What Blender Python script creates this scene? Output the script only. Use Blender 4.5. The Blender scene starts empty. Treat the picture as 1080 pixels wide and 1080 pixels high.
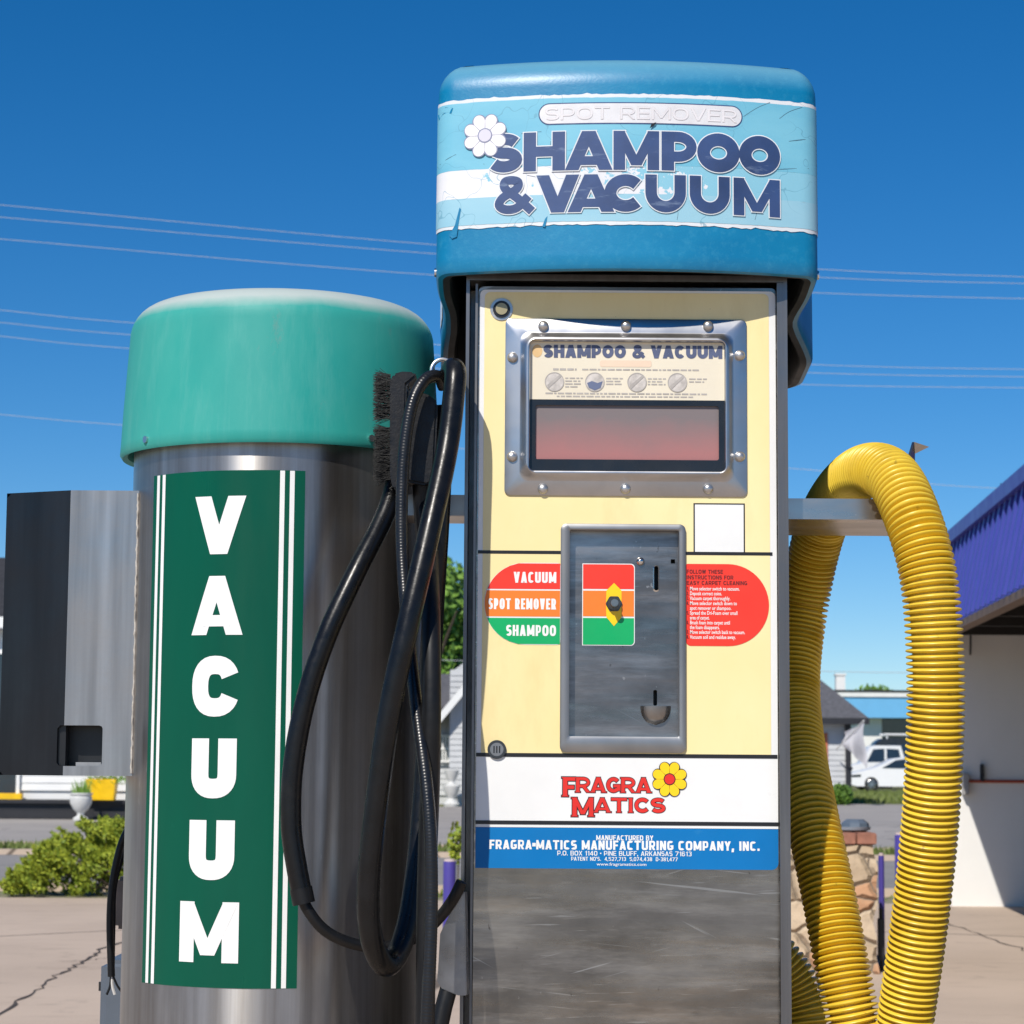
import bpy, bmesh, math, random
from mathutils import Vector, Matrix
R = math.radians
random.seed(7)
S = bpy.context.scene
COL = S.collection

# ------------------------------------------------------------------ camera
HC, F = 1.2, 2400.0                     # eye height, focal length in photo pixels (1080 wide)
PITCH, ROLL = R(6.25), R(-0.40)
cam = bpy.data.cameras.new('camera')
cam.sensor_width = 36.0
cam.lens = 36.0 * F / 1080.0
cam.clip_start, cam.clip_end = 0.05, 5000
cam.dof.use_dof = True; cam.dof.focus_distance = 3.35; cam.dof.aperture_fstop = 18
cam_o = bpy.data.objects.new('camera', cam)
CM = Matrix.Rotation(math.pi / 2 + PITCH, 3, 'X') @ Matrix.Rotation(-ROLL, 3, 'Z')
cam_o.matrix_world = Matrix.Translation((0, 0, HC)) @ CM.to_4x4()
COL.objects.link(cam_o)
S.camera = cam_o

# ------------------------------------------------------------------ world + sun
EL, AZ = R(43.5), R(23)                   # sun behind the camera, to its left
w = bpy.data.worlds.new('World'); S.world = w; w.use_nodes = True
nt = w.node_tree
bg = nt.nodes['Background']
sky = nt.nodes.new('ShaderNodeTexSky'); sky.sky_type = 'NISHITA'; sky.sun_disc = False
sky.sun_elevation = EL; sky.sun_rotation = R(180) + AZ
sky.altitude = 0; sky.air_density = 0.78; sky.dust_density = 0.0; sky.ozone_density = 6.0
hs = nt.nodes.new('ShaderNodeHueSaturation'); hs.inputs['Saturation'].default_value = 1.29; hs.inputs['Hue'].default_value = .5
nt.links.new(sky.outputs[0], hs.inputs['Color']); nt.links.new(hs.outputs[0], bg.inputs['Color'])
bg.inputs['Strength'].default_value = 0.099
sl = bpy.data.lights.new('sun', 'SUN'); sl.energy = 4.7; sl.angle = R(0.5); sl.color = (1, .945, .86)
so = bpy.data.objects.new('sun', sl); COL.objects.link(so)
sd = Vector((-math.sin(AZ) * math.cos(EL), -math.cos(AZ) * math.cos(EL), math.sin(EL)))
so.rotation_euler = sd.to_track_quat('Z', 'Y').to_euler(); so.location = sd * 30
S.view_settings.view_transform = 'Standard'; S.view_settings.look = 'None'
S.view_settings.exposure = -0.03; S.view_settings.gamma = 1.0


def pt(u, v, Y):
    "point of the vertical plane y = Y seen at photo pixel (u, v): used to measure sizes off the photo"
    d = CM @ Vector(((u - 540) / F, -(v - 540) / F, -1))
    k = Y / d.y
    return Vector((d.x * k, Y, HC + d.z * k))


def gy(v):
    "distance of the ground seen at photo row v"
    return F * HC / (v - 803.0)


def C(r, g, b, k=1.0):
    f = lambda c: (c / 255 / 12.92 if c <= 10 else ((c / 255 + .055) / 1.055) ** 2.4) * k
    return (f(r), f(g), f(b))


# ------------------------------------------------------------------ materials
class NT:
    def __init__(s, name):
        s.m = bpy.data.materials.new(name); s.m.use_nodes = True
        s.t = s.m.node_tree; s.b = s.t.nodes['Principled BSDF']
        s.co = None

    def n(s, kind, **kw):
        o = s.t.nodes.new(kind)
        for k, v in kw.items():
            if k.startswith('_'):
                setattr(o, k[1:], v)
            else:
                o.inputs[k].default_value = v
        return o

    def l(s, a, b):
        s.t.links.new(a, b)

    def coord(s, stretch=(1, 1, 1)):
        if s.co is None:
            s.co = s.n('ShaderNodeTexCoord')
        mp = s.n('ShaderNodeMapping'); mp.inputs['Scale'].default_value = stretch
        s.l(s.co.outputs['Object'], mp.inputs['Vector'])
        return mp.outputs[0]

    def noise(s, scale, stretch=(1, 1, 1), detail=4, rough=.6):
        o = s.n('ShaderNodeTexNoise', Scale=scale, Detail=detail, Roughness=rough)
        s.l(s.coord(stretch), o.inputs['Vector'])
        return o.outputs['Fac']

    def ramp(s, fac, a, b, lo=0.0, hi=1.0):
        o = s.n('ShaderNodeMapRange'); o.clamp = True
        o.inputs['From Min'].default_value = a; o.inputs['From Max'].default_value = b
        o.inputs['To Min'].default_value = lo; o.inputs['To Max'].default_value = hi
        s.l(fac, o.inputs['Value'])
        return o.outputs[0]

    def mix(s, fac, a, b):
        o = s.n('ShaderNodeMix', _data_type='RGBA')
        for sock, v in ((o.inputs[0], fac), (o.inputs[6], a), (o.inputs[7], b)):
            if isinstance(v, (int, float)): sock.default_value = v
            elif isinstance(v, tuple): sock.default_value = (*v[:3], 1)
            else: s.l(v, sock)
        return o.outputs[2]

    def bump(s, h, strength=.3, dist=.002, prev=None):
        o = s.n('ShaderNodeBump', Strength=strength, Distance=dist)
        s.l(h, o.inputs['Height'])
        if prev is not None: s.l(prev, o.inputs['Normal'])
        return o.outputs[0]

    def set(s, **kw):
        for k, v in kw.items():
            k = {'color': 'Base Color', 'rough': 'Roughness', 'metal': 'Metallic', 'normal': 'Normal', 'spec': 'Specular IOR Level',
                 'coat': 'Coat Weight', 'coatr': 'Coat Roughness'}[k]
            if isinstance(v, tuple): s.b.inputs[k].default_value = (*v[:3], 1)
            elif isinstance(v, (int, float)): s.b.inputs[k].default_value = v
            else: s.l(v, s.b.inputs[k])
        return s.m


def M(name, col, rough=.5, metal=0, var=.12, scale=6, stretch=(1, 1, 1), bump=0, bscale=80, bdist=.002, spec=.5, rvar=.08, dirt=None):
    t = NT(name)
    f = t.noise(scale, stretch)
    lo = tuple(c * (1 - var) for c in col); hi = tuple(min(1, c * (1 + var)) for c in col)
    c = t.mix(t.ramp(f, .3, .7), lo, hi)
    if dirt:
        g = t.noise(dirt[1], dirt[3] if len(dirt) > 3 else (1, 1, 1), 6, .65)
        c = t.mix(t.ramp(g, dirt[2], dirt[2] + .2, 0, .8), c, dirt[0])
    t.set(color=c, metal=metal, spec=spec)
    t.set(rough=t.ramp(t.noise(scale * 2.3, stretch), .3, .7, max(.02, rough - rvar), min(1, rough + rvar)))
    if bump:
        t.set(normal=t.bump(t.noise(bscale, stretch, 3), bump, bdist))
    return t.m


def brushed(name, col, rough, stretch, scr=.0, var=.18, met=1.0):
    "worn brushed metal: grain along one axis, cloudy smears, bright scratches"
    t = NT(name)
    grain = t.noise(30, stretch, 3, .6)
    cloud = t.noise(5, (1, 1, 1), 5, .65)
    c = t.mix(t.ramp(grain, .3, .7), tuple(x * (1 - var) for x in col), tuple(x * (1 + var) for x in col))
    c = t.mix(t.ramp(cloud, .35, .7, 0, .55), c, tuple(x * .55 for x in col))
    r = t.ramp(cloud, .3, .7, rough - .09, rough + .1)
    if scr:
        v = t.n('ShaderNodeTexVoronoi', _feature='F1', Scale=22.0); t.l(t.coord((1.0, 1.0, 5.5)), v.inputs['Vector'])
        k = t.ramp(v.outputs['Distance'], .05, .085, 1, 0)
        k2 = t.ramp(t.noise(9, (1, 1, 1), 2), .56, .62)
        mm = t.n('ShaderNodeMath', _operation='MULTIPLY'); t.l(k, mm.inputs[0]); t.l(k2, mm.inputs[1])
        fine = t.ramp(t.noise(55, (.22, 1, 2.6), 2, .5), .67, .72, 0, .5)
        c = t.mix(fine, c, tuple(min(1, x * 2.0) for x in col))
        c = t.mix(mm.outputs[0], c, (.62, .60, .56))
    t.set(color=c, metal=met, rough=r)
    t.set(normal=t.bump(grain, .12, .0006))
    return t.m


def paint(name, col, rough=.4, var=.05, spec=.5):
    return M(name, col, rough, 0, var, 10, spec=spec, rvar=.06)


steel = brushed('brushed_steel', (.50, .485, .47), .36, (1, 1, .06), 0, .25, met=.78)
def drum_mat():
    t = NT('drum_steel')
    grain = t.noise(26, (1.4, 1.4, .035), 4, .65); cloud = t.noise(4, (1, 1, .5), 6, .65)
    c = t.mix(t.ramp(grain, .3, .7), (.30, .275, .25), (.56, .545, .53))
    c = t.mix(t.ramp(cloud, .4, .7, 0, .5), c, (.22, .195, .175))
    c = t.mix(t.ramp(t.noise(60, (1, 1, .2), 3), .70, .74, 0, .5), c, (.7, .69, .66))
    tg = t.n('ShaderNodeTangent', _direction_type='RADIAL', _axis='Z')
    t.set(color=c, metal=.95, rough=t.ramp(cloud, .3, .7, .27, .40))
    t.b.inputs['Anisotropic'].default_value = .8; t.b.inputs['Anisotropic Rotation'].default_value = .25
    t.l(tg.outputs[0], t.b.inputs['Tangent'])
    return t.m


steel_drum = drum_mat()
steel_dark_refl = brushed('painted_reflection_steel', (.070, .068, .068), .34, (1, 1, .06), 0)  # coin box steel darkened to imitate a dark reflection on the folded side
def scratched(name, col, scr_col, rough, amount=1.0, met=.85):
    "worn sheet: cloudy wiped haze, fine scratches in several directions, a few chips"
    t = NT(name)
    cloud = t.noise(5, (.7, 1, 1.3), 8, .62); cloud2 = t.noise(14, (.35, 1, 2.4), 8, .68); grain = t.noise(40, (.05, 1, 1), 3, .6)
    c = t.mix(t.ramp(cloud, .38, .62), tuple(x * .62 for x in col), tuple(x * 1.2 for x in col))
    c = t.mix(t.ramp(cloud2, .48, .70, 0, .6), c, tuple(x * 2.0 for x in col))
    smr = t.noise(9, (.3, 1, 2.6), 8, .7)
    c = t.mix(t.ramp(smr, .50, .68, 0, .36), c, tuple(x * .42 for x in col))
    c = t.mix(t.ramp(grain, .4, .7, 0, .3), c, tuple(x * .6 for x in col))
    for ang, sc, lo in ((6, 22, .69), (-16, 26, .70), (28, 24, .71), (58, 20, .735), (-2, 48, .68)):
        mp = t.n('ShaderNodeMapping', _vector_type='TEXTURE'); mp.inputs['Rotation'].default_value = (0, R(ang), 0); mp.inputs['Scale'].default_value = (5.0, 1, .16)
        if t.co is None: t.coord()
        t.l(t.co.outputs['Object'], mp.inputs['Vector'])
        nz = t.n('ShaderNodeTexNoise', Scale=float(sc), Detail=2.0, Roughness=.5); t.l(mp.outputs[0], nz.inputs['Vector'])
        c = t.mix(t.ramp(nz.outputs['Fac'], lo + .012, lo + .05, 0, .42 * amount), c, scr_col)
    v = t.n('ShaderNodeTexVoronoi', _feature='F1', Scale=13.0); nz = t.n('ShaderNodeTexNoise', Scale=60.0, Detail=3.0); t.l(t.coord(), nz.inputs['Vector'])
    mx = t.n('ShaderNodeMix', _data_type='VECTOR'); mx.inputs[0].default_value = .035; t.l(t.coord((1, 1, .7)), mx.inputs[4]); t.l(nz.outputs['Color'], mx.inputs[5]); t.l(mx.outputs[1], v.inputs['Vector'])
    chip = t.n('ShaderNodeMath', _operation='MULTIPLY'); t.l(t.ramp(v.outputs['Distance'], .07, .1, 1, 0), chip.inputs[0]); t.l(t.ramp(t.noise(6, (1, 1, 1), 2), .56, .6), chip.inputs[1])
    c = t.mix(chip.outputs[0], c, (.50, .47, .42))
    c = t.mix(t.ramp(t.noise(95, (1, 1, .6), 3, .6), .70, .73, 0, .55), c, (.55, .52, .48)); c = t.mix(t.ramp(t.noise(70, (1, 1, .5), 3, .6), .70, .74, 0, .6), c, (.06, .05, .045))
    t.set(color=c, metal=met, rough=t.ramp(smr, .35, .65, rough - .1, rough + .12), normal=t.bump(grain, .1, .0006))
    return t.m


steel_door = scratched('scratched_door_steel', (.30, .275, .245), (.70, .68, .64), .29, met=.95)
steel_coin = scratched('coin_plate_steel', (.27, .262, .258), (.6, .6, .6), .32, .5, met=.93)
steel_frame = brushed('stamped_frame_steel', (.56, .56, .57), .33, (.2, 1, .2), 0, .2, met=1.0)
chrome = M('bright_steel', (.7, .69, .67), .22, 1.0, .08)
rivet_m = M('rivet_steel', (.52, .50, .48), .36, .85, .15, 30)
black_metal = M('black_metal', (.012, .012, .013), .35)
rubber = M('black_rubber', (.0055, .0058, .0065), .31, 0, .3, 30, bump=.08, bscale=200, dirt=((.022, .02, .018), 7, .62), spec=.34)
rubber_dull = M('dull_rubber', (.006, .0063, .007), .45, 0, .3, 30, spec=.35)
plastic_black = M('black_plastic', (.007, .007, .008), .42, 0, .2, 40, bump=.2, bscale=300, spec=.4)
bristle_m = M('bristle', (.005, .005, .005), .6, spec=.25)
white_vinyl = M('white_vinyl', (.80, .80, .78), .35, 0, .03, 12, dirt=((.62, .60, .55), 9, .66))
def cream_mat():
    t = NT('cream_vinyl')
    c = t.mix(t.ramp(t.noise(4, (1, 1, .6), 5), .3, .7), C(248, 226, 160, .92), C(252, 236, 180, .92))
    c = t.mix(t.ramp(t.noise(9, (1, 1, .35), 8, .7), .52, .75, 0, .35), c, C(214, 188, 122, .92))
    c = t.mix(t.ramp(t.noise(75, (1, 1, 1), 3, .6), .725, .75, 0, .75), c, C(150, 112, 70))
    return t.set(color=c, rough=t.ramp(t.noise(8, (1, 1, 1), 5), .3, .7, .34, .5))


yellow_vinyl = cream_mat()
blue_vinyl = M('blue_vinyl', C(0, 112, 178), .45, 0, .06, 8, spec=.3, dirt=(C(60, 140, 190), 12, .68))
red_vinyl = paint('red_vinyl', C(240, 58, 40, .95))
orange_vinyl = paint('orange_vinyl', C(245, 130, 42, .95))
green_vinyl = paint('green_vinyl', C(0, 172, 98, .95))
black_vinyl = paint('black_vinyl', (.012, .012, .014))
gold_vinyl = paint('gold_vinyl', C(250, 205, 20))
navy_vinyl = M('navy_vinyl', C(50, 74, 120, .95), .5, 0, .25, 10, dirt=((.24, .32, .45), 45, .60, (.35, 1, 1.6)))
label_green = M('label_green', C(0, 80, 60), .34, 0, .10, 9, (1, 1, .2), spec=.25, dirt=(C(22, 100, 76), 30, .66, (1, 1, .4)))
letter_white = paint('letter_white', (.83, .83, .81), .35)
letter_red = paint('letter_red', C(220, 45, 35))
ghost_white = paint('ghost_white', (.66, .62, .62), .45)


def hose_mat():
    t = NT('yellow_hose_plastic')
    c = t.mix(t.ramp(t.noise(6), .3, .7), C(220, 184, 46), C(236, 205, 72))
    c = t.mix(t.ramp(t.noise(9, (1, 1, 1), 8, .7), .5, .72, 0, .5), c, C(168, 132, 40)); c = t.mix(t.ramp(t.noise(60, (1, 1, 1), 4, .7), .64, .72, 0, .5), c, C(110, 88, 44))
    return t.set(color=c, rough=.36)


yellow_hose_m = hose_mat()


def teal_mat():
    t = NT('teal_plastic')
    base = t.mix(t.ramp(t.noise(3.0, (1, 1, .5)), .3, .7), C(0, 140, 134), C(22, 156, 146))
    chalk = t.ramp(t.noise(2.4, (1, 1, .5), 7, .62), .34, .66, 0, .5)
    c = t.mix(chalk, base, C(96, 176, 162))
    c = t.mix(t.ramp(t.noise(22, (1, 1, .15), 5, .7), .5, .72, 0, .16), c, C(140, 195, 185))
    # weather-bleached crown with dirt: follows the upward-facing top of the lid
    g = t.n('ShaderNodeNewGeometry'); sx = t.n('ShaderNodeSeparateXYZ'); t.l(g.outputs['Normal'], sx.inputs[0])
    add = t.n('ShaderNodeMath', _operation='MULTIPLY_ADD'); add.inputs[1].default_value = .35
    t.l(t.noise(9, (1, 1, 1), 6), add.inputs[0]); t.l(sx.outputs['Z'], add.inputs[2])
    c = t.mix(t.ramp(add.outputs[0], .50, .85, 0, .88), c, (.47, .50, .48))
    c = t.mix(t.ramp(t.noise(14, (1, 1, .5), 8, .75), .62, .72, 0, .4), c, (.24, .21, .20))
    t.set(spec=.3)
    return t.set(color=c, rough=.52, normal=t.bump(t.noise(120), .08, .001))


teal = teal_mat()


def hood_mat():
    t = NT('blue_hood_plastic')
    c = t.mix(t.ramp(t.noise(5, (1, 1, 2)), .3, .7), C(0, 112, 158), C(16, 128, 172))
    c = t.mix(t.ramp(t.noise(90, (1, 1, 1), 4, .7), .5, .75, 0, .22), c, C(80, 165, 195))
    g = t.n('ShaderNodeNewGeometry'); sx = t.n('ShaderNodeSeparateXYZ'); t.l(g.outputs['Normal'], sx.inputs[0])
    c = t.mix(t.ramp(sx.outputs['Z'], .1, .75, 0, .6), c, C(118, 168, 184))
    return t.set(color=c, rough=.38, normal=t.bump(t.noise(260, (1, 1, 1), 2), .14, .0012))


hood_m = hood_mat()
hood_in = M('hood_inside', (.006, .012, .016), .6)


def decal_mat(name, c1, c2, patch=None):
    t = NT(name)
    c = t.mix(t.ramp(t.noise(7, (1, 1, 3)), .35, .65), c1, c2)
    if patch:
        sx = t.n('ShaderNodeSeparateXYZ'); t.l(t.coord(), sx.inputs[0])
        blot = t.noise(70, (1, 1, 1), 3, .6)
        ad = t.n('ShaderNodeMath', _operation='MULTIPLY_ADD'); ad.inputs[1].default_value = -3.0
        t.l(t.ramp(sx.outputs['X'], patch[1], patch[2], 0, .16), ad.inputs[0]); t.l(blot, ad.inputs[2])
        c = t.mix(t.ramp(ad.outputs[0], .30, .34, 1, 0), c, patch[0])
    # hairline cracks in the old film
    v = t.n('ShaderNodeTexVoronoi', _feature='DISTANCE_TO_EDGE', Scale=11.0)
    nz = t.n('ShaderNodeTexNoise', Scale=9.0, Detail=3.0); t.l(t.coord(), nz.inputs['Vector'])
    mx = t.n('ShaderNodeMix', _data_type='VECTOR'); mx.inputs[0].default_value = .25
    t.l(t.coord((1, .3, 1.5)), mx.inputs[4]); t.l(nz.outputs['Color'], mx.inputs[5]); t.l(mx.outputs[1], v.inputs['Vector'])
    k = t.ramp(v.outputs['Distance'], .003, .009, .8, 0)
    k2 = t.ramp(t.noise(5, (1, 1, 1), 2), .47, .56, 0, .75)
    mm = t.n('ShaderNodeMath', _operation='MULTIPLY'); t.l(k, mm.inputs[0]); t.l(k2, mm.inputs[1])
    c = t.mix(mm.outputs[0], c, C(92, 150, 172))
    return t.set(color=c, rough=.45)


# ------------------------------------------------------------------ mesh builder
class MB:
    def __init__(s):
        s.v, s.f = [], []

    def add(s, vs, fs):
        o = len(s.v); s.v += [tuple(p) for p in vs]; s.f += [tuple(i + o for i in f) for f in fs]
        return s

    def box(s, a, b):
        (x0, y0, z0), (x1, y1, z1) = a, b
        vs = [(x, y, z) for z in (z0, z1) for y in (y0, y1) for x in (x0, x1)]
        return s.add(vs, [(0, 2, 3, 1), (4, 5, 7, 6), (0, 1, 5, 4), (2, 6, 7, 3), (0, 4, 6, 2), (1, 3, 7, 5)])

    def prism(s, pts, d):
        "extrude a polygon of 3-D points by vector d"
        n = len(pts); d = Vector(d); P = [Vector(p) for p in pts]
        return s.add(P + [p + d for p in P], [tuple(range(n))[::-1], tuple(range(n, 2 * n))] + [(i, (i + 1) % n, n + (i + 1) % n, n + i) for i in range(n)])

    def loft(s, rings, cap0=False, cap1=False, closed=True):
        n = len(rings[0]); o = len(s.v)
        for r in rings: s.v += [tuple(p) for p in r]
        for k in range(len(rings) - 1):
            for i in range(n if closed else n - 1):
                j = (i + 1) % n
                s.f.append((o + k * n + i, o + k * n + j, o + (k + 1) * n + j, o + (k + 1) * n + i))
        if cap0: s.f.append(tuple(o + i for i in range(n))[::-1])
        if cap1: s.f.append(tuple(o + (len(rings) - 1) * n + i for i in range(n)))
        return s

    def lathe(s, prof, cx, cy, n=64):
        rings = [[(cx + r * math.cos(2 * math.pi * i / n), cy + r * math.sin(2 * math.pi * i / n), z) for i in range(n)] for r, z in prof]
        return s.loft(rings, prof[0][0] > 1e-5, prof[-1][0] > 1e-5)

    def tube(s, path, rad, n=12, cap=True):
        P = [Vector(p) for p in path]
        rings = []; t0 = None; nrm = None
        for i, p in enumerate(P):
            t = (P[min(i + 1, len(P) - 1)] - P[max(i - 1, 0)]).normalized()
            if nrm is None:
                nrm = t.orthogonal().normalized()
            else:
                nrm = (nrm - t * nrm.dot(t)).normalized()
            b = t.cross(nrm)
            r = rad(i) if callable(rad) else rad
            rings.append([p + (nrm * math.cos(2 * math.pi * k / n) + b * math.sin(2 * math.pi * k / n)) * r for k in range(n)])
        return s.loft(rings, cap, cap)

    def disc_y(s, c, r, y0, y1, n=20, dome=0.0):
        "short cylinder along Y from y0 (back) to y1 (front), optional domed front"
        ring = lambda rr, y: [(c[0] + rr * math.cos(2 * math.pi * i / n), y, c[1] - rr * math.sin(2 * math.pi * i / n)) for i in range(n)]
        rings = [ring(r, y0), ring(r, y1)]
        if dome:
            for k in (1, 2, 3):
                a = k * math.pi / 2 / 3.4
                rings.append(ring(r * math.cos(a), y1 - dome * math.sin(a)))
        return s.loft(rings, True, True)

    def build(s, name, mat, parent=None, bevel=0, smooth=False, seg=2, angle=35, weld=False):
        me = bpy.data.meshes.new(name)
        o = bpy.data.objects.new(name, me); COL.objects.link(o)
        org = Vector((0, 0, 0))
        if parent is not None:
            org = Vector(parent['_o'] if '_o' in parent else (0, 0, 0)); o.parent = parent; o['_o'] = list(org)
        me.from_pydata([tuple(Vector(p) - org) for p in s.v], [], s.f)
        me.materials.append(mat)
        bm = bmesh.new(); bm.from_mesh(me)
        if weld: bmesh.ops.remove_doubles(bm, verts=bm.verts, dist=1e-5)
        if bevel:
            bmesh.ops.remove_doubles(bm, verts=bm.verts, dist=1e-6)
            es = [e for e in bm.edges if len(e.link_faces) == 2 and e.calc_face_angle(0) > R(angle)]
            bmesh.ops.bevel(bm, geom=es, offset=bevel, segments=seg, affect='EDGES', clamp_overlap=True)
        bmesh.ops.recalc_face_normals(bm, faces=bm.faces) if not getattr(s, 'keep', False) else None
        bm.to_mesh(me); bm.free()
        if smooth or bevel:
            me.polygons.foreach_set('use_smooth', [True] * len(me.polygons))
            try: me.set_sharp_from_angle(angle=R(angle if smooth is not True else 40))
            except Exception: pass
        me.update()
        return o


def thing(name, label, cat, loc=(0, 0, 0), group=None):
    o = bpy.data.objects.new(name, None); COL.objects.link(o); o.location = loc; o.empty_display_size = .1
    o['_o'] = list(loc); return tag(o, label, cat, group)


def tag(o, label, cat=None, group=None, kind=None):
    if label: o['label'] = label
    if cat: o['category'] = cat
    if group: o['group'] = group
    if kind: o['kind'] = kind
    return o


def struct(o): o['kind'] = 'structure'; return o


def sheet(name, pts, z, mat, nx=1):
    m = MB(); m.add([(x, y, z) for x, y in pts], [tuple(range(len(pts)))]); return m.build(name, mat)


def catmull(P, n=12):
    P = [Vector(p) for p in P]; Q = [P[0] * 2 - P[1]] + P + [P[-1] * 2 - P[-2]]; out = []
    for i in range(1, len(Q) - 2):
        for k in range(n):
            t = k / n
            a, b, c, d = Q[i - 1], Q[i], Q[i + 1], Q[i + 2]
            out.append(.5 * ((2 * b) + (c - a) * t + (2 * a - 5 * b + 4 * c - d) * t * t + (3 * b - a - 3 * c + d) * t ** 3))
    out.append(P[-1]); return out


def resample(path, step):
    L = [0.0]
    for a, b in zip(path, path[1:]): L.append(L[-1] + (b - a).length)
    n = max(2, int(L[-1] / step)); out = []; j = 0
    for i in range(n + 1):
        s = L[-1] * i / n
        while j < len(L) - 2 and L[j + 1] < s: j += 1
        t = (s - L[j]) / max(1e-9, L[j + 1] - L[j]); out.append(path[j].lerp(path[j + 1], min(1, max(0, t))))
    return out


# ------------------------------------------------------------------ lettering (drawn from strokes)
def arc(cx, cy, rx, ry, a0, a1, n=14, e=2.0):
    o = []
    for i in range(n + 1):
        a = R(a0 + (a1 - a0) * i / n); c, s = math.cos(a), math.sin(a)
        o.append((cx + rx * math.copysign(abs(c) ** (2 / e), c), cy + ry * math.copysign(abs(s) ** (2 / e), s)))
    return o


NARROW = {'I': .0, '1': .55, '.': .0, ',': .0, ' ': .45, '-': .5, '•': .35, ':': 0, "'": 0, 'M': 1.28, 'W': 1.4, 'O': 1.08, 'C': 1.0, 'E': .86, 'F': .84, 'L': .8, 'S': .92, 'P': .94, 'J': .8, 'A': 1.06, 'V': 1.06, '&': 1.15}


def glyph(ch, w, t, e=2.3):
    "strokes of a capital of height 1 and width w: ('S', points, thickness) or ('D', x0, y0, x1, y1, width)"
    l, r, b, T, c = t / 2, w - t / 2, t / 2, 1 - t / 2, w / 2; m = .5
    st = lambda *p, th=None: ('S', list(p), th or t)
    D = lambda x0, y0, x1, y1, k=1.06: ('D', x0, y0, x1, y1, t * k)
    rx, ry = (r - l) / 2, (T - b) / 2; q = t * .82
    if ch in 'O0': return [('S', arc(c, .5, rx, ry, 90, 450, 36, e), t)]
    if ch == 'C': a_ = 24 if e == 2.5 else 42; return [('S', arc(c, .5, rx, ry, a_, 360 - a_, 28, e), t)]
    if ch == 'G': return [('S', arc(c, .5, rx, ry, 42, 318, 28, e), t), st((c, .44), (w, .44), th=q), st((r, .5), (r, .12))]
    if ch == 'U': ru = min(rx, .42); return [('S', [(l, 1), (l, b + ru)] + arc(c, b + ru, rx, ru, 180, 360, 18, e)[1:-1] + [(r, b + ru), (r, 1)], t)]
    if ch == 'S':
        y1 = (T + .5) / 2; y0 = (b + .5) / 2; ra = (T - .5) / 2; return [('S', arc(c, y1, rx, ra, 28, 270, 16, e) + arc(c, y0, rx, ra, 90, -152, 16, e)[1:], t)]
    if ch == 'H': return [st((l, 0), (l, 1)), st((r, 0), (r, 1)), st((l, m), (r, m), th=q)]
    if ch == 'I': return [st((c, 0), (c, 1))]
    if ch == 'A': k = t * 1.06 / 2; return [D(k, 0, c, 1), D(w - k, 0, c, 1), st((w * .24, .24), (w * .76, .24), th=q * .85)]
    if ch == 'V': k = t * 1.06 / 2; return [D(k, 1, c, 0), D(w - k, 1, c, 0)]
    if ch == 'M': return [st((l, 0), (l, 1)), st((r, 0), (r, 1)), D(l, 1, c, .12, .9), D(r, 1, c, .12, .9)]
    if ch == 'N': return [st((l, 0), (l, 1)), st((r, 0), (r, 1)), D(l, 1, r, 0)]
    if ch == 'W': k = t / 2; return [D(k, 1, w * .28, 0), D(c, 1, w * .28, 0), D(c, 1, w * .72, 0), D(w - k, 1, w * .72, 0)]
    if ch == 'X': return [D(l, 1, r, 0), D(r, 1, l, 0)]
    if ch == 'Y': return [D(l, 1, c, .42), D(r, 1, c, .42), st((c, 0), (c, .46))]
    if ch == 'K': return [st((l, 0), (l, 1)), D(l + t * .5, .42, r, 1), D(w * .42, .6, r, 0)]
    if ch == 'Z': return [st((0, T), (w, T), th=q), st((0, b), (w, b), th=q), D(l, 0, r, 1)]
    if ch == 'T': return [st((c, 0), (c, 1)), st((0, 1 - q / 2), (w, 1 - q / 2), th=q)]
    if ch == 'L': return [st((l, 0), (l, 1)), st((l, q / 2), (w, q / 2), th=q)]
    if ch == 'E': return [st((l, 0), (l, 1)), st((l, q / 2), (w, q / 2), th=q), st((l, .5), (w * .94, .5), th=q), st((l, 1 - q / 2), (w, 1 - q / 2), th=q)]
    if ch == 'F': return [st((l, 0), (l, 1)), st((l, .48), (w * .9, .48), th=q), st((l, 1 - q / 2), (w, 1 - q / 2), th=q)]
    if ch == 'J': return [('S', [(r, 1), (r, b + .25)] + arc(c, b + .25, rx, .25, 0, -170, 12, e)[1:], t)]
    if ch == 'D': return [st((l, 0), (l, 1)), ('S', [(l, T)] + [(c * .8, T)] + arc(c * .8, .5, r - c * .8, ry, 90, -90, 20, e)[1:-1] + [(c * .8, b), (l, b)], t)]
    bowl = lambda y0, y1, x: ('S', [(l, y1)] + arc(x * .55, (y0 + y1) / 2, x - x * .55, (y1 - y0) / 2, 90, -90, 14, e) + [(l, y0)], q)
    if ch == 'P': return [st((l, 0), (l, 1)), bowl(.36, 1 - q / 2, r)]
    if ch == 'R': return [st((l, 0), (l, 1)), bowl(.42, 1 - q / 2, r), D(w * .5, .44, w - t * .52, 0)]
    if ch == 'B': return [st((l, 0), (l, 1)), bowl(q / 2, .52, r), bowl(.52, 1 - q / 2, r * .95)]
    if ch == '&':
        P = [(w * .97, .05), (w * .62, .40), (w * .30, .68), (w * .29, .86), (w * .46, .90), (w * .62, .84), (w * .58, .66), (w * .24, .44), (w * .15, .24), (w * .32, .12), (w * .60, .16), (w * .88, .46)]
        Q = [(p.x, p.y) for p in catmull([(a, d, 0) for a, d in P], 5)]; return [('S', Q[:16], t * .85), ('S', Q[14:46], t * .85), ('S', Q[44:], t * .85)]
    if ch == '1': return [st((r, 0), (r, 1)), D(l * .6, .72, r, .93, .8)]
    if ch == '2': return [('S', arc(c, T - .23, rx, .23, 165, -30, 12, e) + [(l * 1.2, b)], t), st((0, q / 2), (w, q / 2), th=q)]
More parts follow.
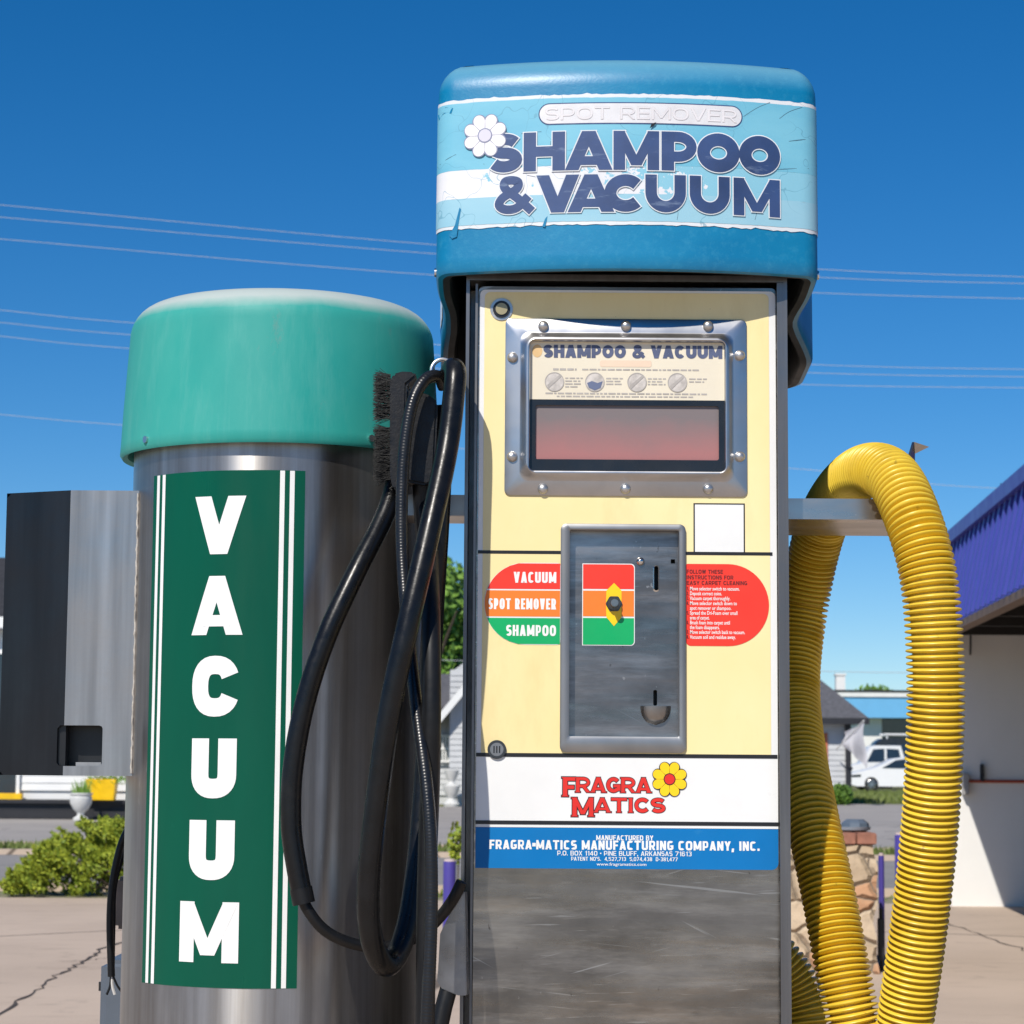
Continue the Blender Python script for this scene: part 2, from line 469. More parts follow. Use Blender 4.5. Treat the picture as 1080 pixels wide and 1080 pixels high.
    if ch == '3': return [('S', arc(c, .74, rx, T - .74, 150, -90, 12, e), t * .9), ('S', arc(c, .28, rx, .28 - b, 90, -150, 12, e), t * .9)]
    if ch == '4': return [st((w * .72, 0), (w * .72, 1)), st((0, .28), (w, .28), th=q), D(l, .28, w * .7, 1)]
    if ch == '5': return [st((l, .5), (l, 1)), st((0, 1 - q / 2), (w, 1 - q / 2), th=q), ('S', [(l, .56)] + arc(c, .32, rx, .32 - b, 90, -150, 14, e), t * .9)]
    if ch in '69':
        a = [('S', arc(c, .31, rx, .31 - b, 90, 450, 20, e), t * .9), ('S', [(l, .31)] + arc(c, .6, rx, T - .6, 180, 30, 10, e), t * .9)]
        return a if ch == '6' else [('S', [(w - x, 1 - y) for x, y in p[1]], p[2]) for p in a]
    if ch == '7': return [st((0, 1 - q / 2), (w, 1 - q / 2), th=q), D(w * .3, 0, w - t * .55, 1 - q)]
    if ch == '8': return [('S', arc(c, .28, rx, .28 - b, 90, 450, 20, e), t * .9), ('S', arc(c, .74, rx * .92, T - .74, 90, 450, 20, e), t * .9)]
    if ch == '.': return [st((c, 0), (c, t * 1.05))]
    if ch == ',': return [D(c - t * .2, -t * .7, c, t * 1.0)]
    if ch == ':': return [st((c, .1), (c, .1 + t)), st((c, .6), (c, .6 + t))]
    if ch == '-': return [st((0, .42), (w, .42), th=q)]
    if ch == '•': return [st((c - t * .8, .5), (c + t * .8, .5), th=t * 1.6)]
    if ch == "'": return [st((c, .66), (c, 1))]
    return []


def put_strokes(mb, strokes, fx, fz, mapf, off, H, grow=0.0):
    "strokes in glyph space -> quads; fx, fz place glyph space on the surface (metres)"
    for i, s in enumerate(strokes):
        o = off + .000015 * (i % 5)
        if s[0] == 'D':
            _, x0, y0, x1, y1, wd = s; wd += grow * 2.3
            dx, dy = x1 - x0, y1 - y0; k = grow / abs(dy) if dy else 0
            x0, y0, x1, y1 = x0 - dx * k, y0 - dy * k, x1 + dx * k, y1 + dy * k
            n = max(2, int(abs(y1 - y0) / .15))
            L = [[(x0 + (x1 - x0) * j / n + sg * wd / 2, y0 + (y1 - y0) * j / n) for j in range(n + 1)] for sg in (-1, 1)]
        else:
            P = [Vector(p) for p in s[1]]; th = s[2] / 2 + grow
            closed = (P[0] - P[-1]).length < 1e-6
            Q = [P[0]]
            for a, b in zip(P, P[1:]):
                n = max(1, int((b - a).length / .15))
                Q += [a.lerp(b, j / n) for j in range(1, n + 1)]
            if not closed and grow:
                Q[0] = Q[0] + (Q[0] - Q[1]).normalized() * grow; Q[-1] = Q[-1] + (Q[-1] - Q[-2]).normalized() * grow
            L = [[], []]
            for j, p in enumerate(Q):
                if closed: a, b = Q[j - 1] if j else Q[-2], Q[j + 1] if j < len(Q) - 1 else Q[1]
                else: a, b = Q[max(0, j - 1)], Q[min(len(Q) - 1, j + 1)]
                d1 = (p - a); d2 = (b - p)
                d1 = d1.normalized() if d1.length > 1e-9 else d2.normalized(); d2 = d2.normalized() if d2.length > 1e-9 else d1
                tn = (d1 + d2); tn = tn.normalized() if tn.length > 1e-6 else d1
                nn = Vector((-tn.y, tn.x)); k = th / max(.35, nn.dot(Vector((-d1.y, d1.x))))
                L[0].append(tuple(p + nn * k)); L[1].append(tuple(p - nn * k))
        n = len(L[0])
        vs = [mapf(fx(x), fz(y), o) for x, y in L[0]] + [mapf(fx(x), fz(y), o) for x, y in L[1]]
        mb.add(vs, [(j, j + 1, n + j + 1, n + j) for j in range(n - 1)])


def text(mb, s, x0, x1, z0, z1, mapf, off, t=.2, gap=None, grow=0.0, e=2.3):
    H = z1 - z0; gap = t * .55 if gap is None else gap
    nat = [NARROW.get(ch, 1.0) for ch in s]; fixed = sum(t * 1.1 for v in nat if v == 0) + gap * (len(s) - 1)
    k = ((x1 - x0) / H - fixed) / max(1e-6, sum(nat)); x = x0
    for ch, v in zip(s, nat):
        wd = v * k if v else t * 1.1
        if ch != ' ':
            put_strokes(mb, glyph(ch, wd, t, e), lambda a, x=x: x + a * H, lambda b: z0 + b * H, mapf, off, H, grow)
        x += (wd + gap) * H


def letter(mb, ch, x0, x1, z0, z1, mapf, off, t, grow=0.0, e=2.0):
    H = z1 - z0
    put_strokes(mb, glyph(ch, (x1 - x0) / H, t, e), lambda a: x0 + a * H, lambda b: z0 + b * H, mapf, off, H, grow)


def small_text(mb, body, x0, zbase, size, mapf, off, xs=1.0, bold=.012):
    "small print set with Blender's own built-in typeface"
    cu = bpy.data.curves.new('print', 'FONT'); cu.body = body; cu.size = size; cu.offset = bold * size; cu.resolution_u = 2
    o = bpy.data.objects.new('print', cu); COL.objects.link(o)
    me = bpy.data.meshes.new_from_object(o.evaluated_get(bpy.context.evaluated_depsgraph_get()))
    mb.add([mapf(x0 + v.co.x * xs, zbase + v.co.y, off) for v in me.vertices], [tuple(p.vertices) for p in me.polygons])
    bpy.data.objects.remove(o); bpy.data.curves.remove(cu); bpy.data.meshes.remove(me)


def flower(parent_name, mats, parent, cx, cz, r, mapf, off, n=8, rot=0.0):
    "daisy emblem: outline, petals, centre"
    for nm, k, m, o in (('flower_outline', 1.0, mats[0], off), ('flower_petals', .93, mats[1], off + .0003)):
        mb = MB()
        for i in range(n):
            a = rot + 2 * math.pi * i / n; P = []
            hw = math.tan(math.pi / n) * r * (.76 if k == 1 else .63)
            for j in range(-1, 15):
                b = R(-105 + 210 * j / 13) if j >= 0 else 0
                if j < 0 or j == 14:
                    if j < 0: P.append((.05 * r, 0))
                    continue
                P.append((.70 * r * (1 if k == 1 else .99) + .30 * r * k * math.cos(b) * (1.0), hw * math.sin(b)))
            Q = [(cx + x * math.cos(a) - y * math.sin(a), cz + x * math.sin(a) + y * math.cos(a)) for x, y in P]
            ii = off * 0 + .00003 * (i % 2)
            mb.add([mapf(x, z, o + ii) for x, z in Q], [tuple(range(len(Q)))])
        mb.build(nm, m, parent)
    for nm, k, m, o in (('flower_ring', .33, mats[0], off + .0006), ('flower_centre', .28, mats[2], off + .0009)):
        mb = MB(); mb.add([mapf(cx + k * r * math.cos(a), cz + k * r * math.sin(a), o) for a in [2 * math.pi * i / 24 for i in range(24)]], [tuple(range(24))])
        mb.build(nm, m, parent)


def rrect(x0, x1, z0, z1, r, n=5, corners=(1, 1, 1, 1)):
    "rounded rectangle in x,z; corners order: lower left, lower right, upper right, upper left"
    out = []
    for (cx, cz, a0), c in zip(((x0, z0, 180), (x1, z0, 270), (x1, z1, 0), (x0, z1, 90)), corners):
        rr = max(1e-5, r * c); ox = cx + (rr if cx == x0 else -rr); oz = cz + (rr if cz == z0 else -rr)
        for i in range(n + 1):
            a = R(a0 + 90 * i / n); out.append((ox + rr * math.cos(a), oz + rr * math.sin(a)))
    return out


def holed(outer, holes, mapf, off):
    "flat face with holes"
    bm = bmesh.new(); es = []
    for lp in [outer] + holes:
        vs = [bm.verts.new(mapf(x, z, off)) for x, z in lp]
        es += [bm.edges.new((vs[i], vs[(i + 1) % len(vs)])) for i in range(len(vs))]
    bmesh.ops.triangle_fill(bm, edges=es, use_beauty=True, use_dissolve=False)
    bm.verts.index_update(); mb = MB()
    mb.add([v.co for v in bm.verts], [tuple(v.index for v in f.verts) for f in bm.faces]); bm.free(); return mb


# ================================================================== GROUND
def ground_mat(name, c1, c2, stain, crack=None, scale=.6, bump=.3):
    t = NT(name)
    c = t.mix(t.ramp(t.noise(scale, (1, 1, 1), 6), .3, .7), c1, c2)
    c = t.mix(t.ramp(t.noise(scale * 2.5, (1, 2.5, 1), 8, .7), .55, .75, 0, .6), c, stain)
    c = t.mix(t.ramp(t.noise(120, (1, 1, 1), 2), .35, .7, 0, .3), c, stain)
    c = t.mix(t.ramp(t.noise(1.7, (1, 1, 1), 8, .7), .60, .68, 0, .55), c, tuple(x * .8 for x in stain))
    c = t.mix(t.ramp(t.noise(.35, (1, 1, 1), 6, .6), .45, .65, 0, .35), c, tuple(x * 1.12 for x in c1))
    if crack:
        v = t.n('ShaderNodeTexVoronoi', _feature='DISTANCE_TO_EDGE', Scale=crack)
        nz = t.n('ShaderNodeTexNoise', Scale=1.3, Detail=4.0); t.l(t.coord(), nz.inputs['Vector'])
        mx = t.n('ShaderNodeMix', _data_type='VECTOR'); mx.inputs[0].default_value = .12
        t.l(t.coord(), mx.inputs[4]); t.l(nz.outputs['Color'], mx.inputs[5]); t.l(mx.outputs[1], v.inputs['Vector'])
        k = t.ramp(v.outputs['Distance'], .002, .006, .85, 0)
        c = t.mix(k, c, tuple(x * .3 for x in stain))
    return t.set(color=c, rough=.85, normal=t.bump(t.noise(90, (1, 1, 1), 3), bump, .006))


m_conc = ground_mat('lot_concrete', (.60, .475, .37), (.51, .40, .31), (.30, .225, .165), .19)
m_asph = ground_mat('worn_asphalt', (.30, .28, .262), (.25, .235, .222), (.165, .155, .148), .35)
m_asph2 = ground_mat('pale_asphalt', (.39, .355, .325), (.33, .305, .285), (.23, .21, .195), .3)
m_dirt = ground_mat('dry_dirt', (.30, .26, .17), (.22, .21, .12), (.12, .13, .06), None, 1.2)
m_grass_base = ground_mat('turf_soil', (.16, .17, .06), (.13, .15, .05), (.2, .17, .09), None, 2)
m_blade = M('grass_blade', (.15, .19, .045), .6, 0, .4, 3)
struct(sheet('terrain', [(-2500, -900), (2500, -900), (2500, 3500), (-2500, 3500)], -.012, m_grass_base))
struct(sheet('concrete_lot', [(-60, -40), (60, -40), (60, 19.9), (-60, 19.9)], 0, m_conc))
struct(sheet('street', [(-90, 21.0), (90, 21.0), (90, 28.6), (-90, 28.6)], .002, m_asph))
struct(sheet('road', [(-90, 31.2), (90, 31.2), (90, 45.2), (-90, 45.2)], .002, m_asph2))
struct(sheet('parking_area', [(1.5, 45.25), (60, 45.25), (60, 68), (1.5, 68)], .004, m_asph2))
struct(sheet('driveway', [(-8.0, 45.25), (1.2, 45.25), (1.2, 60), (-8, 60)], .004, m_asph2))
kb = MB()
for y in (20.95, 28.6, 31.1): kb.box((-90, y, -.02), (90, y + .12, .07))
struct(kb.build('kerb', m_conc))
isl = MB(); isl.box((-1.6, 2.9, -.02), (1.7, 4.6, .15)); struct(isl.build('concrete_island', m_conc, bevel=.02))


def grass(name, x0, x1, y0, y1, n, h):
    mb = MB()
    for _ in range(n):
        x, y = random.uniform(x0, x1), random.uniform(y0, y1); a = random.uniform(0, 6.28); hh = h * random.uniform(.4, 1.1); wd = .02 + .02 * random.random()
        mb.add([(x - wd * math.cos(a), y - wd * math.sin(a), 0), (x + wd * math.cos(a), y + wd * math.sin(a), 0), (x + random.uniform(-.05, .05), y + random.uniform(-.05, .05), hh)], [(0, 1, 2)])
    return tag(mb.build(name, m_blade), None, kind='stuff')


m_crack = M('crack_dirt', (.07, .055, .045), .9)
def pave_crack(P, wd, seed):
    rng = random.Random(seed); Q = catmull([pt(u, v, gy(v)) for u, v in P], 10); A_, B_ = [], []
    for i, p in enumerate(Q):
        d = (Q[min(i + 1, len(Q) - 1)] - Q[max(0, i - 1)]).normalized(); n_ = Vector((-d.y, d.x, 0)); j = rng.gauss(0, .014); k = wd * rng.uniform(.3, 1.2)
        A_.append((p.x + n_.x * (j + k), p.y + n_.y * (j + k), .004)); B_.append((p.x + n_.x * (j - k), p.y + n_.y * (j - k), .004))
    mb = MB(); mb.loft([A_, B_], closed=False); struct(mb.build('pavement_crack', m_crack))
pave_crack([(-40, 1090), (28, 1051), (60, 1028), (95, 1010), (135, 992), (300, 960)], .011, 1)
pave_crack([(60, 1013), (90, 1012), (140, 1006)], .006, 2)
pave_crack([(955, 952), (985, 962), (1030, 978), (1110, 1004)], .007, 3)


grass('grass_verge', -8.5, 8.5, 28.75, 31.05, 9000, .12)
struct(sheet('planting_strip', [(-60, 19.9), (60, 19.9), (60, 20.95), (-60, 20.95)], -.004, m_dirt))
grass('grass_strip', -6, 6, 20.2, 20.9, 700, .05)
grass('lawn', 9, 22, 69, 97, 9000, .16)

# ================================================================== FOLIAGE
def leaves(mb, centre, rad, n, size, squash=1.0, rng=random, inner=.35):
    for _ in range(n):
        d = Vector((rng.gauss(0, 1), rng.gauss(0, 1), rng.gauss(0, 1))).normalized()
        k = (inner + (1 - inner) * rng.random() ** .6)
        p = Vector(centre) + Vector((d.x * rad[0], d.y * rad[1], d.z * rad[2])) * k
        a = Vector((rng.gauss(0, 1), rng.gauss(0, 1), rng.gauss(0, 1))).normalized(); b = a.orthogonal().normalized()
        s = size * rng.uniform(.6, 1.3)
        mb.add([p - a * s * .5, p + b * s * .35, p + a * s * .6, p - b * s * .35], [(0, 1, 2, 3)])


def leaf_mat(name, c1, c2, c3):
    t = NT(name)
    g = t.n('ShaderNodeNewGeometry')
    c = t.mix(g.outputs['Random Per Island'], c1, c2)
    c = t.mix(t.ramp(t.noise(1.5), .5, .7, 0, .7), c, c3)
    t.set(color=c, rough=.55)
    t.b.inputs['Subsurface Weight'].default_value = 0
    return t.m


m_tree = leaf_mat('tree_leaf', (.12, .24, .03), (.21, .36, .055), (.07, .15, .022))
m_shrub = leaf_mat('shrub_leaf', (.15, .225, .018), (.36, .40, .03), (.05, .105, .01))
m_hedge = leaf_mat('hedge_leaf', (.08, .17, .02), (.13, .24, .03), (.05, .1, .015))
m_bark = M('bark', (.09, .065, .05), .85, 0, .3, 8, (1, 1, .3), bump=.5, bscale=20, bdist=.02)


def tree(label, x, y, h, rx, seed, cl=20, n=330, low=.18):
    rng = random.Random(seed); root = thing('leafy_tree', label, 'tree', (x, y, 0), 'green trees behind the houses')
    t = MB(); top = (x + .2, y, h * .55)
    t.tube(catmull([(x, y, -.05), (x + .05, y, h * .25), top], 6), lambda i: .24 * (1 - i * .04), 10)
    for i in range(6):
        a = rng.uniform(0, 6.28); t.tube(catmull([(x + .1, y, h * rng.uniform(.22, .4)), (x + rx * .3 * math.cos(a), y + rx * .3 * math.sin(a), h * .55), (x + rx * .6 * math.cos(a), y + rx * .6 * math.sin(a), h * rng.uniform(.6, .8))], 5), lambda i: .11 * (1 - i * .07), 7)
    t.build('trunk', m_bark, root, smooth=True)
    mb = MB()
    for i in range(cl):
        a = rng.uniform(0, 6.28); rr = rx * rng.uniform(.1, .78); z = h * rng.uniform(low, .86)
        k = 1.0 - .55 * abs(z / h - .5)
        s = rng.uniform(.7, 1.25)
        leaves(mb, (x + rr * k * math.cos(a), y + rr * k * math.sin(a), z), (s * rx * .28, s * rx * .28, s * h * .10), n, .26, rng=rng)
    leaves(mb, (x, y, h * .9), (rx * .35, rx * .35, h * .09), n, .26, rng=rng)
    mb.build('crown', m_tree, root)
    return root


tree('tall green tree behind the grey gabled house, its crown above the roof', -2.9, 76, 8.3, 3.6, 3, 52)
tree('lower darker tree standing deeper behind the grey gabled house', .3, 84, 7.6, 3.4, 9, 40)

# ================================================================== BACKGROUND BUILDINGS
def siding(mb, x0, x1, y, z0, z1, step=.14, d=.018):
    "lapped boards on a wall facing the street"
    n = int((z1 - z0) / step)
    for i in range(n):
        a = z0 + (z1 - z0) * i / n; b = z0 + (z1 - z0) * (i + 1) / n
        mb.prism([(x0, y - d, a), (x0, y - .003, b), (x0, y + .02, b), (x0, y + .02, a)], (x1 - x0, 0, 0))


m_white_board = M('white_board', (.78, .78, .76), .6, 0, .05, 2)
m_grey_board = M('grey_board', (.52, .53, .54), .65, 0, .07, 2)
m_black_paint = M('black_paint', (.02, .02, .024), .5)
m_dark_glass = M('dark_glass', (.02, .03, .04), .08, 0, .1, 3, spec=.8)
m_shingle = M('grey_shingle', (.10, .10, .112), .9, 0, .35, 10, (1, 1, 2), bump=.6, bscale=14, bdist=.02)
m_roof_dark = M('dark_roof', (.03, .03, .034), .8, 0, .3, 6)
m_yellow = M('yellow_paint', C(245, 195, 10), .45)
m_stone_w = M('pale_stone', (.62, .62, .60), .7, 0, .1, 8, bump=.3, bscale=30)
m_cyanfas = M('blue_fascia', C(110, 178, 222), .45, 0, .04, 1)
m_white_wall = M('white_render', (.80, .79, .76), .7, 0, .04, 1.5, dirt=((.62, .58, .52), 1.2, .62))

# white clapboard shop on the left, across the road
Yb = 46.0
shop = thing('clapboard_shop', 'white clapboard shop with black base, across the road at the far left', 'building', (pt(60, 803, Yb).x, Yb, 0))
xa, xb = pt(-90, 840, Yb).x, pt(300, 840, Yb).x
mb = MB(); siding(mb, xa, xb, Yb, .55, 3.9, .15, .02); mb.box((xa, Yb + .03, 0), (xb, Yb + 7, 3.88)); mb.build('wall', m_white_board, shop)
zb = pt(60, 843, Yb).z
mb = MB(); mb.box((xa - .1, Yb - .5, 0), (xb, Yb - .03, zb - .08)); mb.box((xa - .1, Yb - .6, zb - .08), (xb, Yb - .03, zb)); mb.box((xa - .1, Yb - .72, 0), (xb, Yb - .5, .16)); mb.build('base_wall', m_black_paint, shop, bevel=.01)
e0, e1 = pt(4, 653, Yb).z, pt(4, 624, Yb).z
mb = MB(); mb.prism([(xa - .3, Yb - .35, e0), (xa - .3, Yb + 3.5, e1 + 1.0), (xa - .3, Yb + 7.4, e0), (xa - .3, Yb + 7.4, e0 - .1), (xa - .3, Yb - .35, e0 - .1)], (xb - xa + .3, 0, 0)); mb.build('roof', m_roof_dark, shop)
mb = MB(); mb.box((xa - .3, Yb - .46, e0 - .22), (xb, Yb - .36, e0 + .02)); mb.build('gutter', m_white_board, shop, bevel=.02)
mb = MB(); a = pt(-60, 843, Yb); b = pt(22, 690, Yb); mb.box((a.x, Yb - .05, a.z + .12), (b.x, Yb - .025, b.z)); f = mb.build('shop_window', m_dark_glass, shop)
mb = MB(); mb.box((a.x, Yb - .09, b.z), (b.x + .06, Yb - .02, b.z + .09)); mb.box((b.x, Yb - .09, a.z + .12), (b.x + .07, Yb - .02, b.z)); mb.build('frame', m_white_board, f)
mb = MB(); c = pt(22, 841, Yb); mb.box((a.x, Yb - .20, a.z + .0), (c.x + .06, Yb - .05, a.z + .13)); mb.build('yellow_sill', m_yellow, shop, bevel=.01)

# planter and urn in front of the shop
Yq = 45.3
q0, q1 = pt(91, 842, Yq), pt(124, 822, Yq)
pl = thing('planter_box', 'yellow planter box with trailing grass on the black base of the shop', 'planter', (q0.x, Yq, q0.z))
mb = MB(); mb.loft([rr for rr in [[(q0.x + k, Yq - .2 + k, z), (q1.x - k, Yq - .2 + k, z), (q1.x - k, Yq + .15 - k, z), (q0.x + k, Yq + .15 - k, z)] for k, z in ((.04, zb), (0, q1.z))]], True, True); mb.build('box', m_yellow, pl, bevel=.01)
mb = MB()
for i in range(120):
    x = random.uniform(q0.x, q1.x + .25); y = Yq + random.uniform(-.18, .1); a = random.uniform(-.3, .3); mb.add([(x - .018, y, q1.z), (x + .018, y, q1.z), (x + a, y - abs(a) * .5, q1.z + random.uniform(-.15, .2))], [(0, 1, 2)])
mb.build('foliage', m_tree, pl)
ur = pt(85, 861, 44.6); urn = thing('stone_urn', 'white stone urn with a small green plant by the road', 'urn', (ur.x, 44.6, 0))
mb = MB(); k = .9
mb.lathe([(.16 * k, 0), (.16 * k, .05), (.07, .09), (.07, .14), (.17 * k, .22), (.235 * k, .34), (.24 * k, .44), (.21 * k, .47), (.25 * k, .50), (.25 * k, .53), (.0, .5)], ur.x, 44.6, 24); mb.build('bowl', m_stone_w, urn, smooth=True)
mb = MB()
for i in range(60):
    a = random.uniform(0, 6.28); r0 = random.uniform(0, .15); mb.add([(ur.x + r0 * math.cos(a) - .02, 44.6 + r0 * math.sin(a), .48), (ur.x + r0 * math.cos(a) + .02, 44.6 + r0 * math.sin(a), .48), (ur.x + (r0 + .1) * math.cos(a), 44.6 + (r0 + .1) * math.sin(a), .48 + random.uniform(.12, .36))], [(0, 1, 2)])
mb.build('plant', m_tree, urn)

# grey gabled house in the gap between the two machines
Yh = 61.0
hx0, hx1 = pt(474, 800, Yh).x, pt(640, 800, Yh).x
gh = thing('gabled_house', 'grey clapboard house with white gable trim seen between the two machines', 'house', (hx0, Yh, 0))
pk = pt(500, 722, Yh); ev = pt(470, 770, Yh)
hz = pt(480, 742, Yh).z
mb = MB(); siding(mb, hx0, hx1, Yh, .25, hz + .9, .15, .025); mb.box((hx0, Yh + .03, 0), (hx1, Yh + 8, hz + .85)); mb.build('wall', m_grey_board, gh)
wx0 = pt(395, 800, Yh).x
mb = MB(); siding(mb, wx0, hx0 - .03, Yh + 2.5, .25, pt(470, 745, Yh + 2.5).z, .15, .025); mb.box((wx0, Yh + 2.53, 0), (hx0 - .03, Yh + 8, pt(470, 745, Yh + 2.5).z - .02)); mb.build('side_wing', m_grey_board, gh)
gz = pt(470, 745, Yh + 2.5).z
mb = MB(); mb.prism([(wx0 - .3, Yh + 2.1, gz), (wx0 - .3, Yh + 5.2, gz + 1.0), (wx0 - .3, Yh + 8.3, gz), (wx0 - .3, Yh + 8.3, gz - .08), (wx0 - .3, Yh + 2.1, gz - .08)], (hx0 - wx0 + .9, 0, 0))
cx = (hx0 + hx1) / 2 - .2; ez = pt(470, 762, Yh).z
mb.prism([(hx0 - .45, Yh - .4, ez), (cx, Yh - .4, ez + 2.9), (hx1 + .5, Yh - .4, ez), (hx1 + .5, Yh - .4, ez - .06), (cx, Yh - .4, ez + 2.82), (hx0 - .45, Yh - .4, ez - .06)], (0, 8.8, 0)); mb.build('roof', m_shingle, gh)
mb = MB(); mb.prism([(hx0 - .47, Yh - .44, ez - .02), (cx, Yh - .44, ez + 2.88), (cx, Yh - .44, ez + 2.6), (hx0 - .47, Yh - .44, ez - .3)], (0, .035, 0)); mb.build('gable_trim', m_white_board, gh)
mb = MB(); g0_ = hz + .86; mb.prism([(hx0 + .05, Yh + .012, g0_), (hx1 - .05, Yh + .012, g0_), (cx, Yh + .012, ez + 2.74)], (0, .06, 0)); mb.build('gable_wall', m_grey_board, gh)
w0, w1 = pt(463, 803, Yh + 2.4), pt(472.5, 776, Yh + 2.4)
mb = MB(); mb.box((w0.x, Yh + 2.40, w0.z), (w1.x, Yh + 2.44, w1.z)); wn = mb.build('window', m_dark_glass, gh)
mb = MB(); t_ = .045
for x in (w0.x - t_, w0.x + (w1.x - w0.x) * .33, w0.x + (w1.x - w0.x) * .66, w1.x): mb.box((x, Yh + 2.35, w0.z), (x + t_, Yh + 2.399, w1.z))
for z in (w0.z, (w0.z + w1.z) / 2, w1.z): mb.box((w0.x - .1, Yh + 2.33, z - .03), (w1.x + .1, Yh + 2.349, z + .03))
mb.build('frame', m_white_board, wn)
sp = pt(476, 849, 60.2)
st = thing('stone_ornament', 'white tiered stone planter standing at the corner of the gabled house', 'ornament', (sp.x, 60.2, 0))
mb = MB(); mb.lathe([(.2, 0), (.22, .08), (.12, .16), (.09, .22), (.17, .34), (.22, .50), (.23, .54), (.19, .55), (.10, .60), (.08, .66), (.15, .78), (.19, .92), (.20, .95), (.0, .93)], sp.x, 60.2, 16); mb.build('column', m_stone_w, st, smooth=True)

# grey house at right with dark hipped roof, seen between the yellow hose legs
Yr = 68.0
rx0, rx1 = pt(770, 800, Yr).x, pt(896, 800, Yr).x
rh = thing('hipped_house', 'grey house with dark shingle hip roof seen through the yellow hose loop', 'house', (rx0, Yr, 0))
ez = pt(890, 757, Yr).z
mb = MB(); siding(mb, rx0, rx1, Yr, .2, ez, .15, .025); mb.box((rx0, Yr + .03, 0), (rx1, Yr + 9, ez - .02)); mb.build('wall', m_grey_board, rh)
a = pt(913, 757, Yr); p0 = pt(866, 717, Yr); tp = p0.z + .55
mb = MB(); o_ = .5
cs = [(rx0 - o_, Yr - o_, ez), (a.x, Yr - o_, ez), (a.x, Yr + 9.5, ez), (rx0 - o_, Yr + 9.5, ez)]
kx = pt(850, 717, Yr).x
rg = [(kx - 1.2, Yr + 4.2, tp + .4), (kx, Yr + 4.2, tp + .4)]
mb.add(cs + rg + [(x, y, z - .16) for x, y, z in cs], [(0, 1, 5, 4), (1, 2, 5), (2, 3, 4, 5), (3, 0, 4), (6, 9, 8, 7), (0, 6, 7, 1), (1, 7, 8, 2), (2, 8, 9, 3), (3, 9, 6, 0)]); mb.build('roof', m_shingle, rh)
mb = MB(); mb.box((rx0 - o_, Yr - o_ - .09, ez - .2), (a.x + .02, Yr - o_ - .005, ez - .02)); mb.build('gutter', m_black_paint, rh)
mb = MB(); mb.box((rx1 - .13, Yr - .15, 0), (rx1 + .03, Yr - .03, ez - .2)); mb.build('downpipe', m_black_paint, rh)
mb = MB(); d0 = pt(865, 800, Yr); mb.box((d0.x - .3, Yr - .06, 1.0), (d0.x + .22, Yr - .03, 2.1)); mb.build('shutter', M('rust_paint', (.45, .14, .06), .6), rh)
mb = MB(); leaves(mb, (pt(887, 830, 66.5).x, 66.5, .28), (.36, .36, .34), 1400, .11, inner=.2)
tag(mb.build('clipped_shrub', m_hedge), 'small round green shrub at the corner of the hip roofed house', 'shrub')

# flat building with light blue fascia far behind the car
Yf = 130.0
fb = thing('flat_roof_store', 'long flat roofed store with light blue fascia far behind the white car', 'building', (pt(900, 800, Yf).x, Yf, 0))
fx0, fx1 = pt(835, 740, Yf).x, pt(1075, 740, Yf).x
z0, z1, z2 = pt(920, 757, Yf).z, pt(920, 735, Yf).z, pt(920, 730, Yf).z
mb = MB(); mb.box((fx0, Yf, z0), (fx1, Yf + 12, z1)); mb.build('fascia', m_cyanfas, fb)
mb = MB(); mb.box((fx0 - .1, Yf - .1, z1 + .002), (fx1 + .1, Yf + 12, z2)); mb.build('parapet', m_white_board, fb)
mb = MB(); mb.box((fx0 - .1, Yf - .14, z2 + .002), (fx1 + .1, Yf + 12, z2 + .12)); mb.build('coping', m_roof_dark, fb)
xm = pt(933, 770, Yf).x
mb = MB(); mb.box((fx0, Yf + 1.0, 0), (xm, Yf + 11.5, z0 - .002)); mb.build('wall', m_white_wall, fb)
mb = MB(); mb.box((xm + .01, Yf + 1.6, 0), (fx1, Yf + 11.5, z0 - .002)); mb.build('shop_front', m_dark_glass, fb)
mb = MB(); c0, c1 = pt(882, 728, Yf + 3), pt(891.5, 712.5, Yf + 3); mb.box((c0.x, Yf + 3, z2 + .13), (c1.x, Yf + 3.6, c1.z)); mb.box((c0.x - .05, Yf + 2.95, c1.z), (c1.x + .05, Yf + 3.65, c1.z + .12)); mb.build('chimney', m_white_wall, fb)
mb = MB()
for u in (914, 921, 930): leaves(mb, (pt(u, 728, 150).x, 150, pt(u, 727, 150).z - .6), (1.0, .6, .9), 300, .3)
mbo = mb; tag(mbo.build('distant_treetops', m_tree), 'tips of distant trees showing just above the blue fascia roof', 'trees', kind='stuff')

# ------------------------------------------------------------------ vehicles
m_car_white = M('white_car_paint', (.80, .80, .80), .22, 0, .02, 2)
m_car_black = M('black_car_paint', (.025, .027, .03), .25, 0, .1, 2)
m_tyre = M('tyre_rubber', (.02, .02, .021), .75)
m_rim = M('alloy_rim', (.55, .55, .56), .3, .9)


